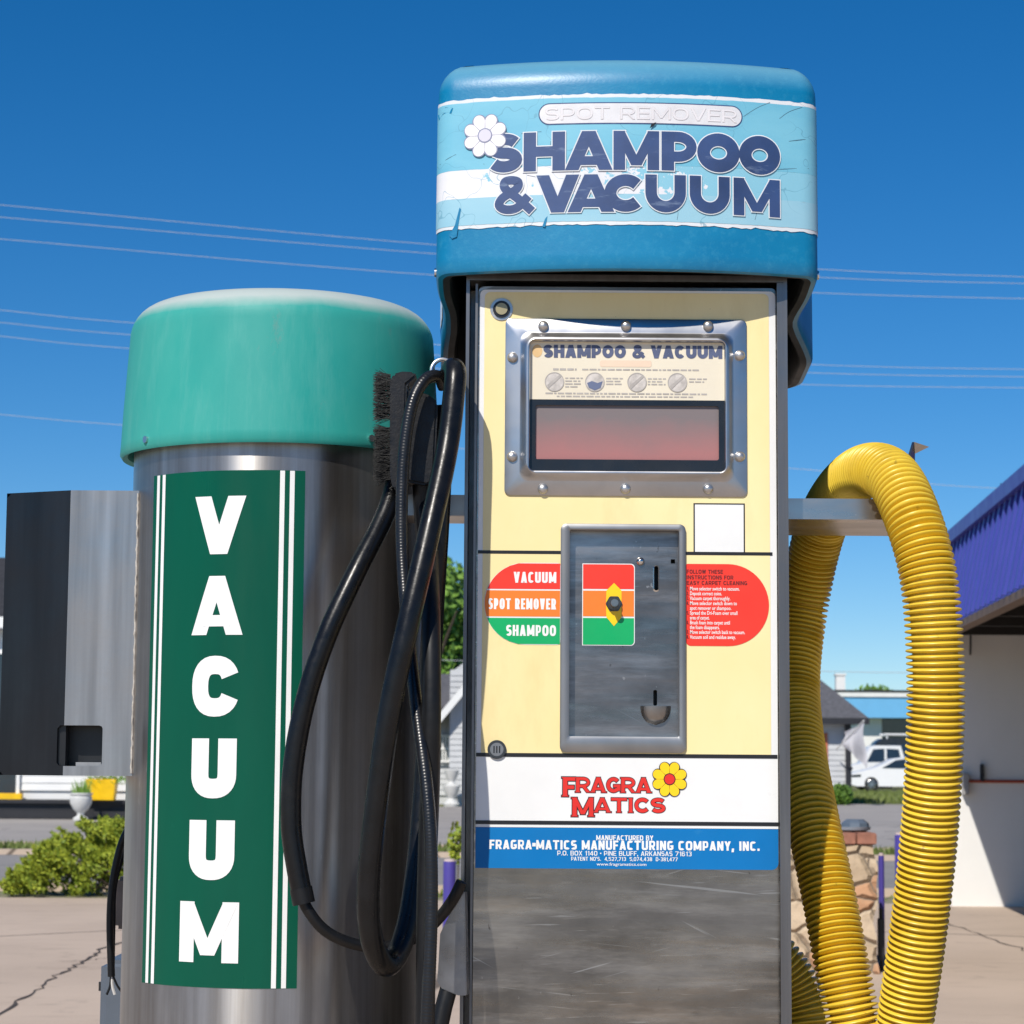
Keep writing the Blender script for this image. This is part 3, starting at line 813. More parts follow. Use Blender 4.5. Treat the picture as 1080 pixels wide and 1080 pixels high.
def vehicle(name, label, cat, x, y, L, Wd, prof, windows, wheels, wr, body_m, lamps=(), narrow=.16, group=None):
    "profile in (along, up) with the nose at x; drives towards -x"
    root = thing(name, label, cat, (x, y, 0), group)
    zt = max(p[1] for p in prof); zw = zt * .6
    yy = lambda z, s: y + s * Wd / 2 * (1 - narrow * max(0, (z - zw) / (zt - zw)))
    mb = MB(); rings = []
    for s, k in ((-1, .0), (-.93, 1.0), (.93, 1.0), (1, 0.)):
        rings.append([(x + (px if abs(s) < 1 else px * .985 + L * .0075), yy(pz, s) if True else 0, pz if abs(s) < 1 else pz * .99) for px, pz in prof])
    mb.loft(rings, True, True); mb.build('body', body_m, root, smooth=True)
    for wn in windows:
        for s in (-1, 1):
            mb = MB(); mb.add([(x + px, yy(pz, s) + s * .012, pz) for px, pz in wn], [tuple(range(len(wn)))]); mb.build('side_window', m_dark_glass, root)
    for i, wx in enumerate(wheels):
        for s in (-1, 1):
            mb = MB(); yc = y + s * (Wd / 2 - .10); rg = lambda r, yy_: [(x + wx + r * math.cos(a), yy_, wr + r * math.sin(a)) for a in [2 * math.pi * j / 28 for j in range(28)]]
            mb.loft([rg(wr * .9, yc - .1), rg(wr, yc - .07), rg(wr, yc + .07), rg(wr * .9, yc + .13 * 1)], True, True)
            t = mb.build('wheel', m_tyre, root, smooth=True)
            mb = MB(); yo = yc + s * .135
            mb.loft([rg(wr * .62, yo - s * .01), rg(wr * .55, yo), ], False, False)
            for j in range(7):
                a = 2 * math.pi * j / 7; ca, sa = math.cos(a), math.sin(a)
                P = [(.12, -.10), (.58, -.06), (.58, .06), (.12, .10)]
                mb.add([(x + wx + wr * (p * ca - q * sa), yo, wr + wr * (p * sa + q * ca)) for p, q in P], [(0, 1, 2, 3)])
            mb.add(rg(wr * .15, yo + s * .004), [tuple(range(28))]); mb.build('rim', m_rim, t)
    for (l0, l1, h0, h1) in lamps:
        for s in (-1, 1):
            mb = MB(); mb.add([(x + l0, yy(h0, s) + s * .012, h0), (x + l1, yy(h0, s) + s * .012, h0 + .03), (x + l1, yy(h1, s) + s * .012, h1), (x + l0, yy(h1, s) + s * .012, h1 - .02)], [(0, 1, 2, 3)]); mb.build('headlight', m_dark_glass, root)
    return root


cy = 99.0; cxx = pt(892.5, 820, cy).x
vehicle('parked_car', 'white hatchback parked on the grass beyond the yellow hose', 'car', cxx, cy, 4.45, 1.75,
        [(0.02, .32), (.0, .62), (.18, .80), (.95, .98), (1.25, 1.08), (1.95, 1.42), (2.5, 1.49), (3.2, 1.44), (3.9, 1.18), (4.4, 1.05), (4.45, .6), (4.35, .3), (3.9, .24), (.3, .24)],
        [[(1.42, 1.02), (2.02, 1.36), (2.45, 1.41), (2.45, 1.02)], [(2.55, 1.02), (2.55, 1.41), (3.1, 1.37), (3.6, 1.06)]], (.95, 3.55), .33, m_car_white, [(.1, .5, .62, .74)])
cy2 = 104.0; cx2 = pt(889, 820, cy2).x
vehicle('delivery_truck', 'white pickup truck parked behind the white hatchback', 'truck', cx2, cy2, 5.2, 1.9,
        [(.05, .5), (0, .95), (.1, 1.1), (.75, 1.22), (1.15, 1.95), (1.35, 2.02), (2.5, 2.02), (2.7, 1.3), (5.1, 1.3), (5.2, .6), (5.0, .45), (.3, .45)],
        [[(.95, 1.28), (1.25, 1.85), (1.75, 1.88), (1.75, 1.28)], [(1.85, 1.28), (1.85, 1.88), (2.4, 1.85), (2.5, 1.3)]], (1.0, 4.2), .38, m_car_white, [(.02, .3, .9, 1.05)], narrow=.1)
cy3 = 112.0; cx3 = pt(911, 800, cy3).x
vehicle('dark_van', 'black high roofed van parked behind the hatchback and truck', 'van', cx3, cy3, 5.6, 2.0,
        [(.05, .45), (0, 1.2), (.1, 1.5), (.55, 2.25), (.8, 2.42), (5.4, 2.42), (5.6, 2.2), (5.6, .6), (5.4, .4), (.3, .4)],
        [[(.5, 1.45), (.85, 2.1), (1.5, 2.15), (1.5, 1.45)], [(1.65, 1.45), (1.65, 2.15), (2.9, 2.15), (2.9, 1.45)], [(3.05, 1.45), (3.05, 2.15), (4.6, 2.15), (4.6, 1.45)]], (1.0, 4.5), .37, m_car_black, [(.02, .25, 1.0, 1.2)], narrow=.1)
rk = MB(); rz = 2.5
for yy_ in (cy3 - .7, cy3 + .7): rk.tube([(cx3 + .9, yy_, rz + .12), (cx3 + 5.2, yy_, rz + .12)], .05, 6)
for xx_ in (1.0, 2.2, 3.6, 5.0):
    rk.box((cx3 + xx_, cy3 - .72, rz + .05), (cx3 + xx_ + .08, cy3 + .72, rz + .13)); rk.box((cx3 + xx_, cy3 - .72, 2.35), (cx3 + xx_ + .06, cy3 - .66, rz + .1))
tag(rk.build('ladder_rack', m_car_white), 'white metal ladder rack carried on the roof of the black van', 'roof rack')

# white flag on a leaning pole at the house corner
fl = thing('white_flag', 'white flag hanging from a short pole at the corner of the hip roofed house', 'flag', tuple(pt(884, 790, 66.8)))
p0, p1 = pt(882.5, 790, 67.6), pt(911, 760, 65.2)
mb = MB(); mb.tube([p0, p1], .02, 8); mb.build('pole', m_white_board, fl)
mb = MB(); NU, NV = 14, 12; V_ = []
cor = [pt(890, 772, 67.0), pt(911, 762, 65.2), pt(914, 812, 65.3), pt(891, 788, 66.9)]
for j in range(NV + 1):
    for i in range(NU + 1):
        s, t = i / NU, j / NV
        p = cor[0].lerp(cor[1], s).lerp(cor[3].lerp(cor[2], s), t ** 1.1)
        V_.append(p + Vector((.05 * math.sin(6 * t + 3 * s), .16 * math.sin(11 * s + 2.5 * t) * (.3 + t), 0)))
mb.add(V_, [(j * (NU + 1) + i, j * (NU + 1) + i + 1, (j + 1) * (NU + 1) + i + 1, (j + 1) * (NU + 1) + i) for j in range(NV) for i in range(NU)])
mb.build('cloth', M('flag_cloth', (.74, .73, .76), .8, 0, .08, 4), fl, smooth=True)

# ================================================================== CAR WASH BAY at right
Yw = 19.6
bay = thing('car_wash_bay', 'white walled car wash bay with purple ribbed metal roof at the right edge', 'building', (4, Yw, 0))
m_purple = M('purple_metal', C(66, 74, 160), .42, .0, .06, 2, dirt=(C(62, 62, 134), 1.5, .64))
ex = lambda Y: 3.48 + .076 * (Y - 19.6)
ze, zt_, lean = 2.23, 2.97, .15
wl = pt(1003, 900, Yw).x; wt = pt(1050, 657, Yw).z
mb = MB(); mb.box((wl, Yw, 0), (11, Yw + .2, wt + .25)); mb.build('wall', m_white_wall, bay)
Ya, Ye = 3.5, 19.75
mb = MB()
for Y0, Y1 in ((Ya, Ye),):
    mb.prism([(ex(Y0), Y0, ze), (ex(Y0) + lean, Y0, zt_), (ex(Y0) + lean + .06, Y0, zt_), (ex(Y0) + .06, Y0, ze)], (ex(Y1) - ex(Y0), Y1 - Y0, 0))
Y = Ya + .1
while Y < Ye - .05:
    x = ex(Y); mb.prism([(x - .028, Y, ze + .01), (x - .028 + lean, Y, zt_ - .02), (x + lean - .002, Y, zt_ - .02), (x - .002, Y, ze + .01)], (.0, .045, 0)); Y += .26
mb.box((0, 0, 0), (0, 0, 0)) if False else None
mb.build('mansard_roof', m_purple, bay)
mb = MB(); mb.prism([(ex(Ya) + lean - .07, Ya, zt_ - .05), (ex(Ya) + lean - .07, Ya, zt_ + .05), (ex(Ya) + lean + .2, Ya, zt_ + .07), (ex(Ya) + lean + .2, Ya, zt_ - .05)], (ex(Ye) - ex(Ya), Ye - Ya, 0)); mb.build('ridge_cap', m_purple, bay)
mb = MB(); mb.prism([(ex(Ya) - .01, Ya, ze - .055), (ex(Ya) - .01, Ya, ze - .003), (ex(Ya) + .08, Ya, ze - .003), (ex(Ya) + .08, Ya, ze - .055)], (ex(Ye) - ex(Ya), Ye - Ya, 0)); mb.build('eave_board', M('eave_brown', (.16, .11, .08), .7), bay)
mb = MB(); mb.prism([(ex(Ya) + .08, Ya, wt - .02), (12, Ya, wt - .02), (12, Ya, wt + .12), (ex(Ya) + .08, Ya, wt + .12)], (ex(Ye) - ex(Ya), Ye - Ya, 0))
for k in range(14):
    Y = 4.5 + k * 1.2
    mb.box((ex(Y) + .1, Y, wt - .14), (11, Y + .09, wt - .025))
mb.build('soffit', M('dark_soffit', (.025, .022, .02), .8), bay)
mb = MB(); mb.prism([(ex(Ya) + lean + .2, Ya, zt_ - .05), (12, Ya, zt_ - .05), (12, Ya, zt_ + .05), (ex(Ya) + lean + .2, Ya, zt_ + .05)], (ex(Ye) - ex(Ya), Ye - Ya, 0)); mb.build('roof_deck', m_roof_dark, bay)
mb = MB(); mb.box((10.8, Ya, 0), (11, Yw - .01, wt)); mb.build('side_wall', m_white_wall, bay)
pr = pt(1050, 824, Yw); mb = MB(); mb.tube([(pt(1019, 824, Yw).x, Yw - .03, pr.z), (10.5, Yw - .03, pr.z)], .014, 8); mb.build('red_pipe', M('red_pipe', (.38, .07, .04), .5), bay)
g0, g1 = pt(1033.5, 824, Yw), pt(1036.5, 806, Yw); mb = MB(); mb.box((g0.x, Yw - .05, g0.z), (g1.x, Yw - .002, g1.z)); mb.build('pipe_hook', m_black_paint, bay)
b0, b1 = pt(1014, 838, Yw), pt(1019.5, 815, Yw); mb = MB(); mb.box((b0.x, Yw - .10, b0.z), (b1.x, Yw - .002, b1.z)); mb.build('switch_box', M('grey_plastic', (.35, .34, .33), .6), bay, bevel=.006)
mb = MB(); s0 = pt(1022, 657, Yw); mb.tube([(s0.x, Yw - .05, wt), (s0.x + .003, Yw - .05, wt - .12), (s0.x - .003, Yw - .05, wt - .28)], .008, 6); mb.build('hanging_cable', m_black_paint, bay)
mb = MB(); mb.tube([(ex(15) + lean + .1, 15.6, zt_ + .05), (ex(15) + lean + .1, 15.6, zt_ + .16)], .01, 6); mb.build('vent_spike', m_black_paint, bay)

# ================================================================== STONE PILLAR, BIN, POSTS
def stone_mat():
    t = NT('field_stone')
    v = t.n('ShaderNodeTexVoronoi', _feature='DISTANCE_TO_EDGE', Scale=6.4, Randomness=.8); v2 = t.n('ShaderNodeTexVoronoi', _feature='F1', Scale=6.4, Randomness=.8)
    nz = t.n('ShaderNodeTexNoise', Scale=4.0, Detail=3.0); t.l(t.coord(), nz.inputs['Vector'])
    mx = t.n('ShaderNodeMix', _data_type='VECTOR'); mx.inputs[0].default_value = .08
    t.l(t.coord((.8, 1, 1.15)), mx.inputs[4]); t.l(nz.outputs['Color'], mx.inputs[5]); t.l(mx.outputs[1], v.inputs['Vector']); t.l(mx.outputs[1], v2.inputs['Vector'])
    sp = t.n('ShaderNodeSeparateColor'); t.l(v2.outputs['Color'], sp.inputs[0])
    c = t.mix(sp.outputs[0], (.50, .38, .25), (.60, .47, .33)); c = t.mix(t.ramp(sp.outputs[1], .78, .82, 0, .8), c, (.52, .26, .13))
    c = t.mix(t.ramp(t.noise(18, (1, 1, 1), 6), .5, .75, 0, .6), c, (.30, .23, .16))
    k = t.ramp(v.outputs['Distance'], .008, .026)
    c = t.mix(k, (.27, .215, .16), c)
    h = t.n('ShaderNodeMath', _operation='MULTIPLY_ADD'); h.inputs[1].default_value = .25; t.l(t.noise(14, (1, 1, 1), 5), h.inputs[0]); t.l(t.ramp(v.outputs['Distance'], 0, .12), h.inputs[2])
    return t.set(color=c, rough=.85, normal=t.bump(h.outputs[0], .9, .035))


Ys = gy(1020)
s0, s1 = pt(818, 1020, Ys), pt(924, 880, Ys)
sx0, sx1 = s0.x, pt(924, 950, Ys).x
zc0 = pt(900, 891.5, Ys).z; zc1 = pt(900, 878.5, Ys).z
sp_ = thing('stone_pillar', 'tan field stone pillar with brick cap behind the yellow hose', 'pillar', (sx0, Ys, 0))
mb = MB(); NXs, NZs = 14, 18
def pillar_ring(z, k=0.0):
    P = []
    w_, d_ = sx1 - sx0, .55
    for (ax, ay, bx, by) in ((sx0, Ys, sx1, Ys), (sx1, Ys, sx1, Ys + d_), (sx1, Ys + d_, sx0, Ys + d_), (sx0, Ys + d_, sx0, Ys)):
        for i in range(10):
            t = i / 10; x, y = ax + (bx - ax) * t, ay + (by - ay) * t
            j = .012 * math.sin(9.1 * x * 3 + 13 * z) + .010 * math.sin(23 * y + 31 * z + 5 * x)
            cx_, cy_ = (sx0 + sx1) / 2, Ys + d_ / 2
            P.append((x + (x - cx_) * j * 2.5, y + (y - cy_) * j * 2.5, z))
    return P
mb.loft([pillar_ring(zc0 * i / 18) for i in range(19)], True, True); mb.build('stone_shaft', stone_mat(), sp_, smooth=True)
m_brick = M('cap_brick', (.34, .15, .10), .8, 0, .3, 12, bump=.4, bscale=60, dirt=((.45, .36, .28), 9, .58))
mb = MB(); nb = 5; bw = (sx1 - sx0 + .02) / nb
for r_ in range(3):
    for i in range(nb): mb.box((sx0 - .01 + i * bw + .004, Ys - .012 + r_ * .19, zc0 + .004), (sx0 - .01 + (i + 1) * bw - .004, Ys - .012 + r_ * .19 + .182, zc1))
mb.build('brick_cap', m_brick, sp_, bevel=.006)
lid = pt(897, 874, Ys + .3); binx = pt(893, 874, Ys + .3).x
m_lid = M('grey_blue_plastic', (.28, .33, .38), .4)
tr = thing('metal_tray', 'grey metal tray with a crumpled lid lying on top of the stone pillar', 'tray', (binx, Ys + .28, zc1))
mb = MB(); mb.lathe([(.10, zc1), (.135, zc1 + .012), (.14, zc1 + .03), (.125, zc1 + .018), (.0, zc1 + .016)], binx, Ys + .28, 28); mb.build('dish', m_lid, tr, smooth=True)
mb = MB(); mb.lathe([(.085, zc1 + .02), (.08, zc1 + .05), (.05, zc1 + .072), (.0, zc1 + .06)], binx + .045, Ys + .27, 9); mb.build('lid', M('dark_blue_plastic', (.10, .13, .17), .4), tr)
mb = MB(); a = pt(880, 868, Ys + .5); rg = []
mb.lathe([(.17, .0), (.19, .70), (.19, .74), (.17, .82), (.10, .88), (.0, .9)], a.x - .08, Ys + .95, 28)
tb = thing('waste_bin', 'dark rounded waste bin standing behind the stone pillar', 'bin', (a.x - .08, Ys + .95, 0)); mb.build('barrel', M('dark_bin', (.03, .033, .04), .35), tb, smooth=True)
mb = MB(); mb.lathe([(.191, .69), (.2, .70), (.2, .735), (.191, .742)], a.x - .08, Ys + .95, 28); mb.build('rim', m_black_paint, tb, smooth=True)

m_bollard = M('purple_paint', C(74, 64, 145), .4, 0, .08, 4, dirt=((.25, .22, .35), 8, .66))
m_worn = M('worn_cap', (.50, .40, .38), .7)
def bollard(label, u, vt, Y, r, cap=True):
    p = pt(u, vt, Y); root = thing('bollard', label, 'bollard', (p.x, Y, 0), 'purple steel bollards in the lot')
    mb = MB(); mb.lathe([(r, 0), (r, p.z - .012), (r * .96, p.z - .003)], p.x, Y, 24); mb.build('post', m_bollard, root, smooth=True)
    mb = MB(); mb.lathe([(r * .95, p.z - .002), (r * .8, p.z + .012), (0, p.z + .016)], p.x, Y, 24); mb.build('cap', m_worn, root, smooth=True)
bollard('purple bollard standing in the gap between the two machines', 474.3, 908, 15.8, .044)
bollard('purple bollard close beside the stone pillar', 929.3, 902, Ys + 1.0, .018)
bollard('purple bollard half hidden behind the right leg of the yellow hose', 950, 880, Ys + 3.5, .045)
mb = MB(); k = pt(927, 985, Ys + .25); mb.tube([(k.x + .008, Ys + .22, 0), (k.x + .008, Ys + .22, .36)], .012, 10); mb.box((k.x - .008, Ys + .2, .06), (k.x + .024, Ys + .26, .30)); tag(mb.build('black_post', m_black_paint, bevel=.004), 'short black post standing against the side of the stone pillar', 'post')
# young plant near the bollard
pp = pt(482, 900, 19.0); yp = thing('young_plant', 'thin yellow green plant behind the purple bollard between the machines', 'plant', (pp.x, 19, 0))
mb = MB(); mb.tube(catmull([(pp.x, 19, 0), (pp.x + .01, 19, .35), (pp.x - .01, 19, .7)], 5), .006, 6); mb.build('stem', m_bark, yp)
mb = MB(); leaves(mb, (pp.x - .01, 19, .52), (.07, .07, .18), 130, .05); leaves(mb, (pp.x + .02, 19, .1), (.16, .1, .12), 260, .05); mb.build('foliage', m_shrub, yp)

# ================================================================== SHRUB at left
Yj = 20.3
b0 = pt(10, 948, 20.0); jc = pt(100, 948, Yj).x
sh = thing('juniper_shrub', 'spreading yellow green juniper shrub beside the lot behind the vacuum drum', 'shrub', (jc, Yj, 0))
mb = MB(); rng = random.Random(4)
x0s, x1s = pt(14, 940, Yj).x, pt(215, 940, Yj).x
for i in range(300):
    t = rng.random(); x = x0s + (x1s - x0s) * t
    top = .10 + .54 * min(1, (t / .42)) ** .75 * (1 - .5 * max(0, (t - .7) / .3)); z = top * rng.random() ** .55
    y = Yj + rng.uniform(-.38, .38) * (1.1 - z)
    d = Vector((-.5 + rng.uniform(-.6, .5), rng.uniform(-.6, .3), .55 + rng.random() * .5)).normalized()
    L = rng.uniform(.10, .2)
    for j in range(95):
        s = rng.random(); p = Vector((x, y, z)) + d * (s - .4) * L + Vector((rng.gauss(0, 1), rng.gauss(0, 1), rng.gauss(0, 1))) * .034 * (1.15 - s)
        a = (d + Vector((rng.gauss(0, .5), rng.gauss(0, .5), rng.gauss(0, .5)))).normalized(); b = a.orthogonal().normalized(); q = rng.uniform(.017, .036)
        if p.z > .01: mb.add([p - a * q * .5, p + b * q * .32, p + a * q, p - b * q * .32], [(0, 1, 2, 3)])
mb.build('foliage', m_shrub, sh)
mb = MB()
for i in range(22):
    t = rng.random(); x = x0s + (x1s - x0s) * (.1 + .8 * t); mb.tube(catmull([(jc + .3, Yj + .1, 0), ((x + jc) / 2 + .1, Yj + rng.uniform(-.2, .2), .12 + .15 * rng.random()), (x, Yj + rng.uniform(-.3, .3), .15 + .35 * rng.random())], 4), .010, 5)
mb.build('branches', m_bark, sh)

# ================================================================== POWER LINES
m_wire = M('wire', (.46, .48, .50), .5)
def wire(label, P, Y, r=.0038, grp='overhead power lines'):
    pts = [pt(u, v, Y) for u, v in P]
    run = catmull(pts, 14)
    run = [run[0] + (run[0] - run[2]).normalized() * 22] + run + [run[-1] + (run[-1] - run[-3]).normalized() * 22]
    mb = MB(); mb.tube(run, r, 6); tag(mb.build('power_line', m_wire), label, 'power line', grp)
upper = [('topmost thin overhead wire crossing the sky behind the blue hood', [(-120, 204), (0, 216), (457, 258), (865, 284), (1080, 292), (1200, 296)]),
         ('second overhead wire from the top, close under the topmost', [(-120, 219), (0, 229), (457, 267.5), (865, 292.5), (1080, 299), (1200, 302)]),
         ('third overhead wire from the top, behind the lower edge of the hood', [(-120, 242), (0, 252), (457, 290), (865, 309), (1080, 315), (1200, 317)])]
for l_, P in upper: wire(l_, P, 32)
lower = [('fourth overhead wire, passing just above the shoulder of the teal lid', [(-120, 315), (0, 327), (133, 340), (500, 366), (855, 384.5), (1080, 389.5), (1200, 391)]),
         ('fifth overhead wire, meeting the teal lid near its shoulder', [(-120, 328), (0, 340), (130, 352.5), (500, 377), (850, 393), (1080, 397.5), (1200, 399)]),
         ('sixth overhead wire, lowest of the three that meet the teal lid', [(-120, 343), (0, 354.5), (130, 367), (500, 391), (845, 405.5), (1080, 409), (1200, 410)])]
for l_, P in lower: wire(l_, P, 34)
wire('lone lowest overhead wire, crossing the sky below the others', [(-120, 425), (0, 437), (125, 448), (500, 474), (835, 494), (1000, 512), (1200, 520)], 38, .0042)
wire('faint far wire low over the light blue fascia', [(700, 703), (890, 708.5), (960, 709.5), (1100, 711)], 70, .010, 'overhead power lines')

# ================================================================== VACUUM DRUM (left machine)
DX, DY, DR = pt(290.5, 800, 3.62).x, 3.62, .2325
drum = thing('vacuum_drum', 'round steel vacuum machine with teal lid and green VACUUM label', 'vacuum machine', (DX, DY, .15))
zl = pt(292, 467, DY - .245).z           # lower edge of the lid
zt = pt(292, 306, DY - .12).z            # top of the lid
mb = MB(); mb.lathe([(DR + .012, .15), (DR + .012, .19), (DR, .192), (DR, .60), (DR, 1.0), (DR, 1.4), (DR, zl + .06), (.05, zl + .07)], DX, DY, 128); mb.build('drum_shell', steel_drum, drum, smooth=True)
mb = MB(); H = zt - zl; RB = .2545; RT = .243
prof = [(DR + .003, zl + .03), (RB - .012, zl + .004), (RB - .004, zl), (RB, zl + .006), (RB - .001, zl + .02)]
prof += [(RB - (RB - RT) * k, zl + .02 + (H - .085) * k) for k in (.33, .66, 1.0)]
rs = .05
for i in range(1, 11):
    a = R(9 * i); prof.append((RT - rs + rs * math.cos(a), zl + H - .065 + .052 * math.sin(a)))
prof += [(RT - .09, zl + H - .007), (RT - .15, zl + H - .001), (.04, zl + H + .004), (0, zl + H + .005)]
mb.lathe(prof, DX, DY, 128); lid_o = mb.build('teal_lid', teal, drum, smooth=True)
mb = MB()
for a in (-138, -52): 
    mb = MB(); ca, sa = math.cos(R(a)), math.sin(R(a)); mb.tube([(DX + (RB - .004) * ca, DY + (RB - .004) * sa, zl + .014), (DX + (RB + .003) * ca, DY + (RB + .003) * sa, zl + .014)], .0055, 12); mb.build('lid_bolt', chrome, lid_o, smooth=True)

cyl = lambda ang, z, off: (DX + (DR + .0006 + off) * math.sin(ang), DY - (DR + .0006 + off) * math.cos(ang), z)
cmap = lambda x, z, off: cyl(x / DR, z, off)          # x = arc length from the front line
a0, a1 = R(-50), R(15)
lz1, lz0 = pt(290, 497, 3.40).z, pt(290, 1042, 3.40).z
mb = MB(); n = 40
mb.loft([[cyl(a0 + (a1 - a0) * i / n, z, 0.0004) for i in range(n + 1)] for z in (lz0, lz1)], closed=False); lab = mb.build('vacuum_label', label_green, drum, smooth=True)
for c_ in (-46.6, -43.2, 6.6, 10.2):
    mb = MB(); mb.loft([[cyl(R(c_ - .87 + 1.74 * i / 4), z, .0009) for i in range(5)] for z in (lz0 + .0005, lz1 - .0005)], closed=False); mb.build('label_stripe', letter_white, lab)
mb = MB(); ac = -16.8
for ch, v0, v1, wpx, da in (('V', 524, 585, 54, 0), ('A', 608, 670, 54, -.4), ('C', 692, 756, 50, -.3), ('U', 779, 842, 47, -.4), ('U', 865, 928, 47.5, -.6), ('M', 951, 1015, 62, -1.2)):
    zt2, zb2 = pt(240, v0, 3.405).z, pt(240, v1, 3.405).z
    xc = R(ac + da) * DR; hw = wpx / (F / 3.40) / 2 / math.cos(R(ac - 6))
    letter(mb, ch, xc - hw, xc + hw, zb2, zt2, cmap, .0012, {'M': .285, 'A': .275, 'C': .30, 'V': .30}.get(ch, .325), e=2.5)
mb.build('label_lettering', letter_white, lab)

# coin box on the drum's left side
cb = []
Yc = 3.59
k0 = pt(5, 600, Yc - .02).x; kb_ = pt(71, 650, Yc - .07).x; kr = pt(143, 650, Yc - .07).x + .03
zc1_, zc0_ = pt(70, 517, Yc - .07).z, pt(70, 818, Yc - .07).z
hx0_, hx1_, hz1_, hz0_ = pt(59.5, 780, Yc - .07).x, pt(108, 780, Yc - .07).x, pt(80, 765, Yc - .07).z, pt(80, 808, Yc - .07).z
ym = Yc - .07
def facey(x):      # plan of the folded front: flat right part, left part folded back
    return ym if x >= kb_ else ym + (kb_ - x) * .45
fm = lambda x, z, off: (x, facey(x) - off, z)
xs = [kb_, kr]
r_hole = rrect(hx0_, hx1_, hz0_, hz1_, .006, 4)
# right part of the front with its share of the opening
rp = [(kb_, zc0_), (kr, zc0_), (kr, zc1_), (kb_, zc1_), (kb_, hz1_)] + [(hx1_ - .005, hz1_), (hx1_ - .0015, hz1_ - .0015), (hx1_, hz1_ - .005), (hx1_, hz0_ + .005), (hx1_ - .0015, hz0_ + .0015), (hx1_ - .005, hz0_)] + [(kb_, hz0_)]
mb = holed(rp, [], fm, 0); box_face = mb.build('coin_box', brushed('coin_box_steel', (.40, .39, .38), .34, (1.2, 1.2, .05), 0, .3, met=.86), drum)
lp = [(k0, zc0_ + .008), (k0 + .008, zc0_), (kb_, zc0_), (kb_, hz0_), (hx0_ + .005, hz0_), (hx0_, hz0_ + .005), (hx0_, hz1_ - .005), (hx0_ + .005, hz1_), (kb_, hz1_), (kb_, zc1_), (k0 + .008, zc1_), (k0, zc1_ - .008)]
mb = holed(lp, [], fm, 0); mb.build('folded_side', steel_dark_refl, box_face)
mb = MB(); yb_ = 3.74
top = [(k0, facey(k0)), (kb_, ym), (kr, ym), (kr, yb_), (k0, yb_)]
for z, fl_ in ((zc1_, 1), (zc0_, 0)): mb.add([(x, y, z) for x, y in top], [tuple(range(5))])
mb.add([(k0, facey(k0), zc0_), (k0, facey(k0), zc1_), (k0, yb_, zc1_), (k0, yb_, zc0_)], [(0, 1, 2, 3)])
mb.add([(k0, yb_, zc0_), (k0, yb_, zc1_), (kr, yb_, zc1_), (kr, yb_, zc0_)], [(0, 1, 2, 3)])
mb.build('box_shell', steel, box_face)
mb = MB(); mb.box((hx0_ - .01, ym + .045, hz0_ - .005), (hx1_ + .01, ym + .05, hz1_ + .01)); mb.box((hx0_ - .01, ym + .012, hz0_ - .005), (hx0_ + .012, ym + .044, hz1_ + .005)); mb.build('return_chute', black_metal, box_face)
mb = MB(); mb.box((hx0_ + .03, ym + .004, hz0_ - .004), (hx1_ - .002, ym + .04, hz0_ + .006)); mb.build('chute_floor', steel, box_face)
mb = MB(); P = []
xw = pt(142.5, 650, ym).x
for i in range(90):
    P.append((xw + random.uniform(-.0008, .0008), ym - .0004, zc1_ - .004 + (zc0_ - zc1_ + .008) * i / 89))
mb.tube(P, lambda i: .0012 + .0008 * ((i * 7919) % 13) / 13, 6)
mb.build('sealant_bead', M('sealant', (.40, .37, .33), .6, 0, .4, 60), box_face, smooth=True)

# ================================================================== SHAMPOO MACHINE (right machine)
YP = 3.30
MX = pt(660, 700, YP).x
mach = thing('shampoo_vacuum_machine', 'tall cream fronted shampoo and vacuum machine under a blue hood', 'vacuum machine', (MX, 3.5, .15))
pm = lambda x, z, off: (x, YP - off, z)
def px(u, v=650): return pt(u, v, YP).x
def pz(v, u=660): return pt(u, v, YP).z
XL, XR = px(487.5, 800), px(832, 800)
DL, DRt = px(501.5, 700), px(821, 700)
zT = pz(292)
mb = MB(); YB = 3.78; YF = YP - .014
mb.box((XL, YF, .15), (XL + .005, YB, zT)); mb.box((XL + .0051, YP + .06, .15), (XL + .030, YP + .065, zT - .01))
mb.box((XR - .005, YF, .15), (XR, YB, zT)); mb.box((XR - .015, YF, .15), (XR - .0051, YF + .003, zT - .01))
mb.box((XL + .0051, YB - .005, .15), (XR - .0051, YB, zT)); mb.box((XL + .0051, YF + .0031, zT - .006), (XR - .0051, YB - .0051, zT)); mb.box((XL + .0051, YF, zT - .0095), (XR - .0051, YF + .003, zT))
mb.build('cabinet', brushed('cabinet_steel', (.24, .23, .225), .36, (1, 1, .05), 0, .3, met=.9), mach)
# stamped window frame and coin plate rectangles
wo = (px(531), px(788.5), pz(523.5), pz(337)); wi = (px(557.5), px(764.5), pz(497.5), pz(361.5))
co = (px(591), px(723), pz(794), pz(553)); ci = (px(600.5), px(716), pz(777), pz(559.5))
zdt = pz(303)
win_hole = rrect(wi[0] - .012, wi[1] + .012, wi[2] - .012, wi[3] + .012, .008, 4); coin_hole = rrect(co[0] + .006, co[1] - .006, co[2] + .006, co[3] - .006, .006, 4)
mb = holed(rrect(DL, DRt, .17, zdt, .008), [win_hole, coin_hole], pm, 0)
mb.box((DL, YP + .002, .17), (DL + .004, YP + .03, zdt - .01)); mb.box((DRt - .004, YP + .002, .17), (DRt, YP + .03, zdt - .01)); mb.box((DL + .005, YP + .12, .17), (DRt - .005, YP + .125, zdt - .01))
door = mb.build('door', steel_door, mach)
mb = MB(); mb.box((DRt + .0005, YP - .006, .17), (DRt + .004, YP + .01, zdt + .003)); mb.box((DL - .0045, YP - .004, .17), (DL - .001, YP + .01, zdt + .003)); mb.build('door_edge', M('edge_steel', (.20, .195, .19), .42, .7, .3, 20, (1, 1, .1)), door)
